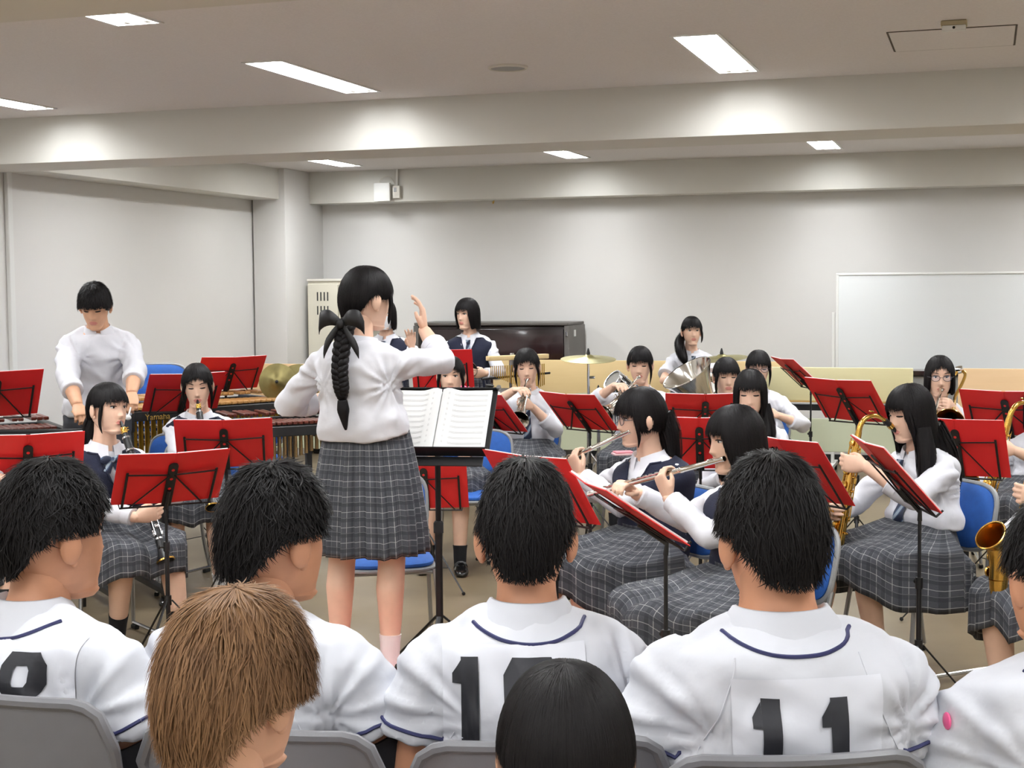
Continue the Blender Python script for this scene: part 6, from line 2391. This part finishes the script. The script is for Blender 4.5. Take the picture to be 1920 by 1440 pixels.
cymbal_stand('bronze crash cymbal highest on its stand, right of the piano', 1103, 672, 10.8, .205, (.04, -.10))
cymbal_stand('low bronze cymbal below the crash cymbal', 1122, 741, 10.9, .20, (.05, -.05))
cymbal_stand('pale bronze ride cymbal in front of the drummer', 1353, 671, 11.3, .20, (-.06, -.10))


def drum(lab, x, y, D, r, h, ax, legs=True):
    c = at(x, y, D)
    t = thing('drum', lab, 'drum', c, 0, 'drums of the drum set')
    ax = nrm(ax)
    mk('shell', MB().lathe([(r, -h / 2), (r, h / 2)], 32, (0, 0, 0), ax), M_['drumshell'], t)
    for s in (-1, 1):
        hd = mk('drum_head', MB().lathe([(0, s * (h / 2 + .006)), (r * .98, s * (h / 2 + .006))], 32, (0, 0, 0), ax), M_['drumhead'], t)
        mk('hoop', MB().lathe([(r - .002, s * h / 2 - .012), (r + .010, s * h / 2 - .012), (r + .010, s * (h / 2 + .012)), (r - .002, s * (h / 2 + .012))], 32, (0, 0, 0), ax), M_['chrome'], t)
    B = frame((0, 0, 0), z=ax)[:3, :3]
    for k in range(8):
        a = k * PI / 4
        e = B @ np.array((math.cos(a), math.sin(a), 0))
        mk('lug', MB().rod(e * (r + .008) - ax * h * .42, e * (r + .008) + ax * h * .42, .004, 6).ell(e * (r + .006), (.010, .010, .016), 8, 6), M_['chrome'], t)
    if legs:
        for k in range(3):
            a = k * 2.094 + .4
            mk('leg', MB().rod((r * .9 * math.cos(a), r * .9 * math.sin(a), -h * .3), (r * 1.15 * math.cos(a), r * 1.15 * math.sin(a), -c[2] + .01), .008), M_['chrome'], t)
    return t


drum('small tom drum left of the second trumpet girl', 1160, 722, 10.9, .075, .12, (-.55, -.55, .6))
drum('black tom drum in front of the drummer, under the tuba bell', 1312, 752, 11.2, .14, .20, (.0, -.45, .85))
drum('floor tom beside the drummer', 1345, 740, 11.5, .16, .30, (0, -.05, 1))

# bar chimes on a stand
c0, c1 = at(914, 672, 10.6), at(1026, 668, 10.9)
t = thing('bar_chimes', 'row of golden bar chimes under a pale wooden bar', 'chimes', (c0 + c1) / 2 * np.array((1, 1, 0)), math.atan2(c1[1] - c0[1], c1[0] - c0[0]))
Lc = float(np.linalg.norm((c1 - c0)[:2]))
zc = float((c0[2] + c1[2]) / 2)
mk('wooden_bar', MB().box((0, 0, zc), (Lc, .05, .035), .006), M_['maple'], t)
for i in range(30):
    x = -Lc / 2 + .03 + (Lc - .06) * i / 29
    ln = .20 - .006 * abs(i - 22)
    mk('chime_tube', MB().rod((x, 0, zc - .055 - ln), (x, 0, zc - .055), .0042, 6), M_['goldtube'], t)
mk('clamp', MB().box((-.03, .03, zc - .04), (.03, .02, .14), .004), M_['steel'], t)
mk('cross_rod', MB().rod((-Lc / 2 - .02, .05, zc - .15), (Lc / 2 + .06, .05, zc - .13), .008), M_['blackmatte'], t)
mk('post', MB().rod((-.03, .05, .05), (-.03, .05, zc), .011), M_['chrome'], t)
for k in range(3):
    a = .2 + k * 2.094
    mk('leg', MB().rod((-.03, .05, .35), (-.03 + .26 * math.cos(a), .05 + .26 * math.sin(a), .01), .009), M_['chrome'], t)

# percussion table with pink maracas and small things
c = at(905, 735, 10.4)
zt = float(c[2])
t = thing('percussion_table', 'black topped percussion table before the cowbell girl', 'table', (c[0], c[1], 0), YAW * .3)
mk('table_top', MB().box((-.05, 0, zt), (.86, .40, .03), .006), M_['black'], t)
mk('table_edge', MB().box((-.05, -.205, zt - .02), (.86, .012, .07), .004), M_['blackmatte'], t)
for s in (-1, 1):
    for q in (-1, 1):
        mk('leg', MB().rod((-.05 + s * .38, q * .16, 0), (-.05 + s * .38, q * .16, zt - .015), .012), M_['black'], t)
for i, (x, y, r, lab) in enumerate(((868, 722, .024, 'bright pink egg shaker, larger one, on the percussion table'), (879, 723, .017, 'small pink egg shaker beside the larger one'), (888, 724, .015, 'small pale pink egg shaker at the right of the row'))):
    q = at(x, y, 10.33)
    q[2] = zt + .015 + r * .78
    t = thing('egg_shaker', lab, 'shaker', q)
    mk('shell', MB().ell((0, 0, 0), (r * 1.25, r, r * .78), 16, 10), M_['pink'], t)
    mk('seam', MB().lathe([(r * .99, -.001), (r * 1.02, 0), (r * .99, .001)], 16, (0, 0, 0), (1, 0, 0)), M_['paper'], t)
q = at(917, 719, 10.35)
t = thing('castanets', 'dark castanet lying at the end of the percussion table', 'castanets', (q[0], q[1], zt + .015))
mk('clapper', MB().ell((0, 0, .018), (.034, .03, .010), 16, 8).ell((.004, 0, .034), (.034, .03, .009), 16, 8, R=euler(0, 0, 8)), M_['dark'], t)
mk('cord', MB().tube(spline([(-.02, 0, .02), (-.03, .01, .035), (-.025, 0, .045)], 8), .003, 6), M_['blackmatte'], t)

# pale green drink bottle on the floor
c = at_z(1121, 984, 0.0)
t = thing('drink_bottle', 'pale green drink bottle on the floor behind the flutist', 'bottle', (c[0], c[1], 0))
mk('bottle_body', MB().lathe([(0, 0), (.033, 0), (.035, .006), (.035, .17), (.030, .185), (0, .186)], 24), M_['green'], t)
mk('cap', MB().lathe([(0, .186), (.029, .186), (.030, .19), (.029, .222), (.024, .228), (0, .228)], 24), M_['white'], t)

c = at(275, 845, 8.3)
blue_chair((c[0], c[1]), 150, 'blue chair half hidden under the glockenspiel')

# folded pink cloth on the lap of the second trumpet girl
c = at(1168, 851, 9.15)
t = thing('folded_cloth', 'small folded pink cloth on a lap behind the flutist with glasses', 'cloth', c, .5)
mk('cloth_fold', MB().box((0, 0, 0), (.13, .10, .012), .005), mat('pale_pink_cloth', (236, 196, 200), .9), t)
mk('cloth_fold', MB().box((.004, .004, .011), (.12, .09, .010), .004), mat('pink_cloth_edge', (226, 150, 160), .9), t)
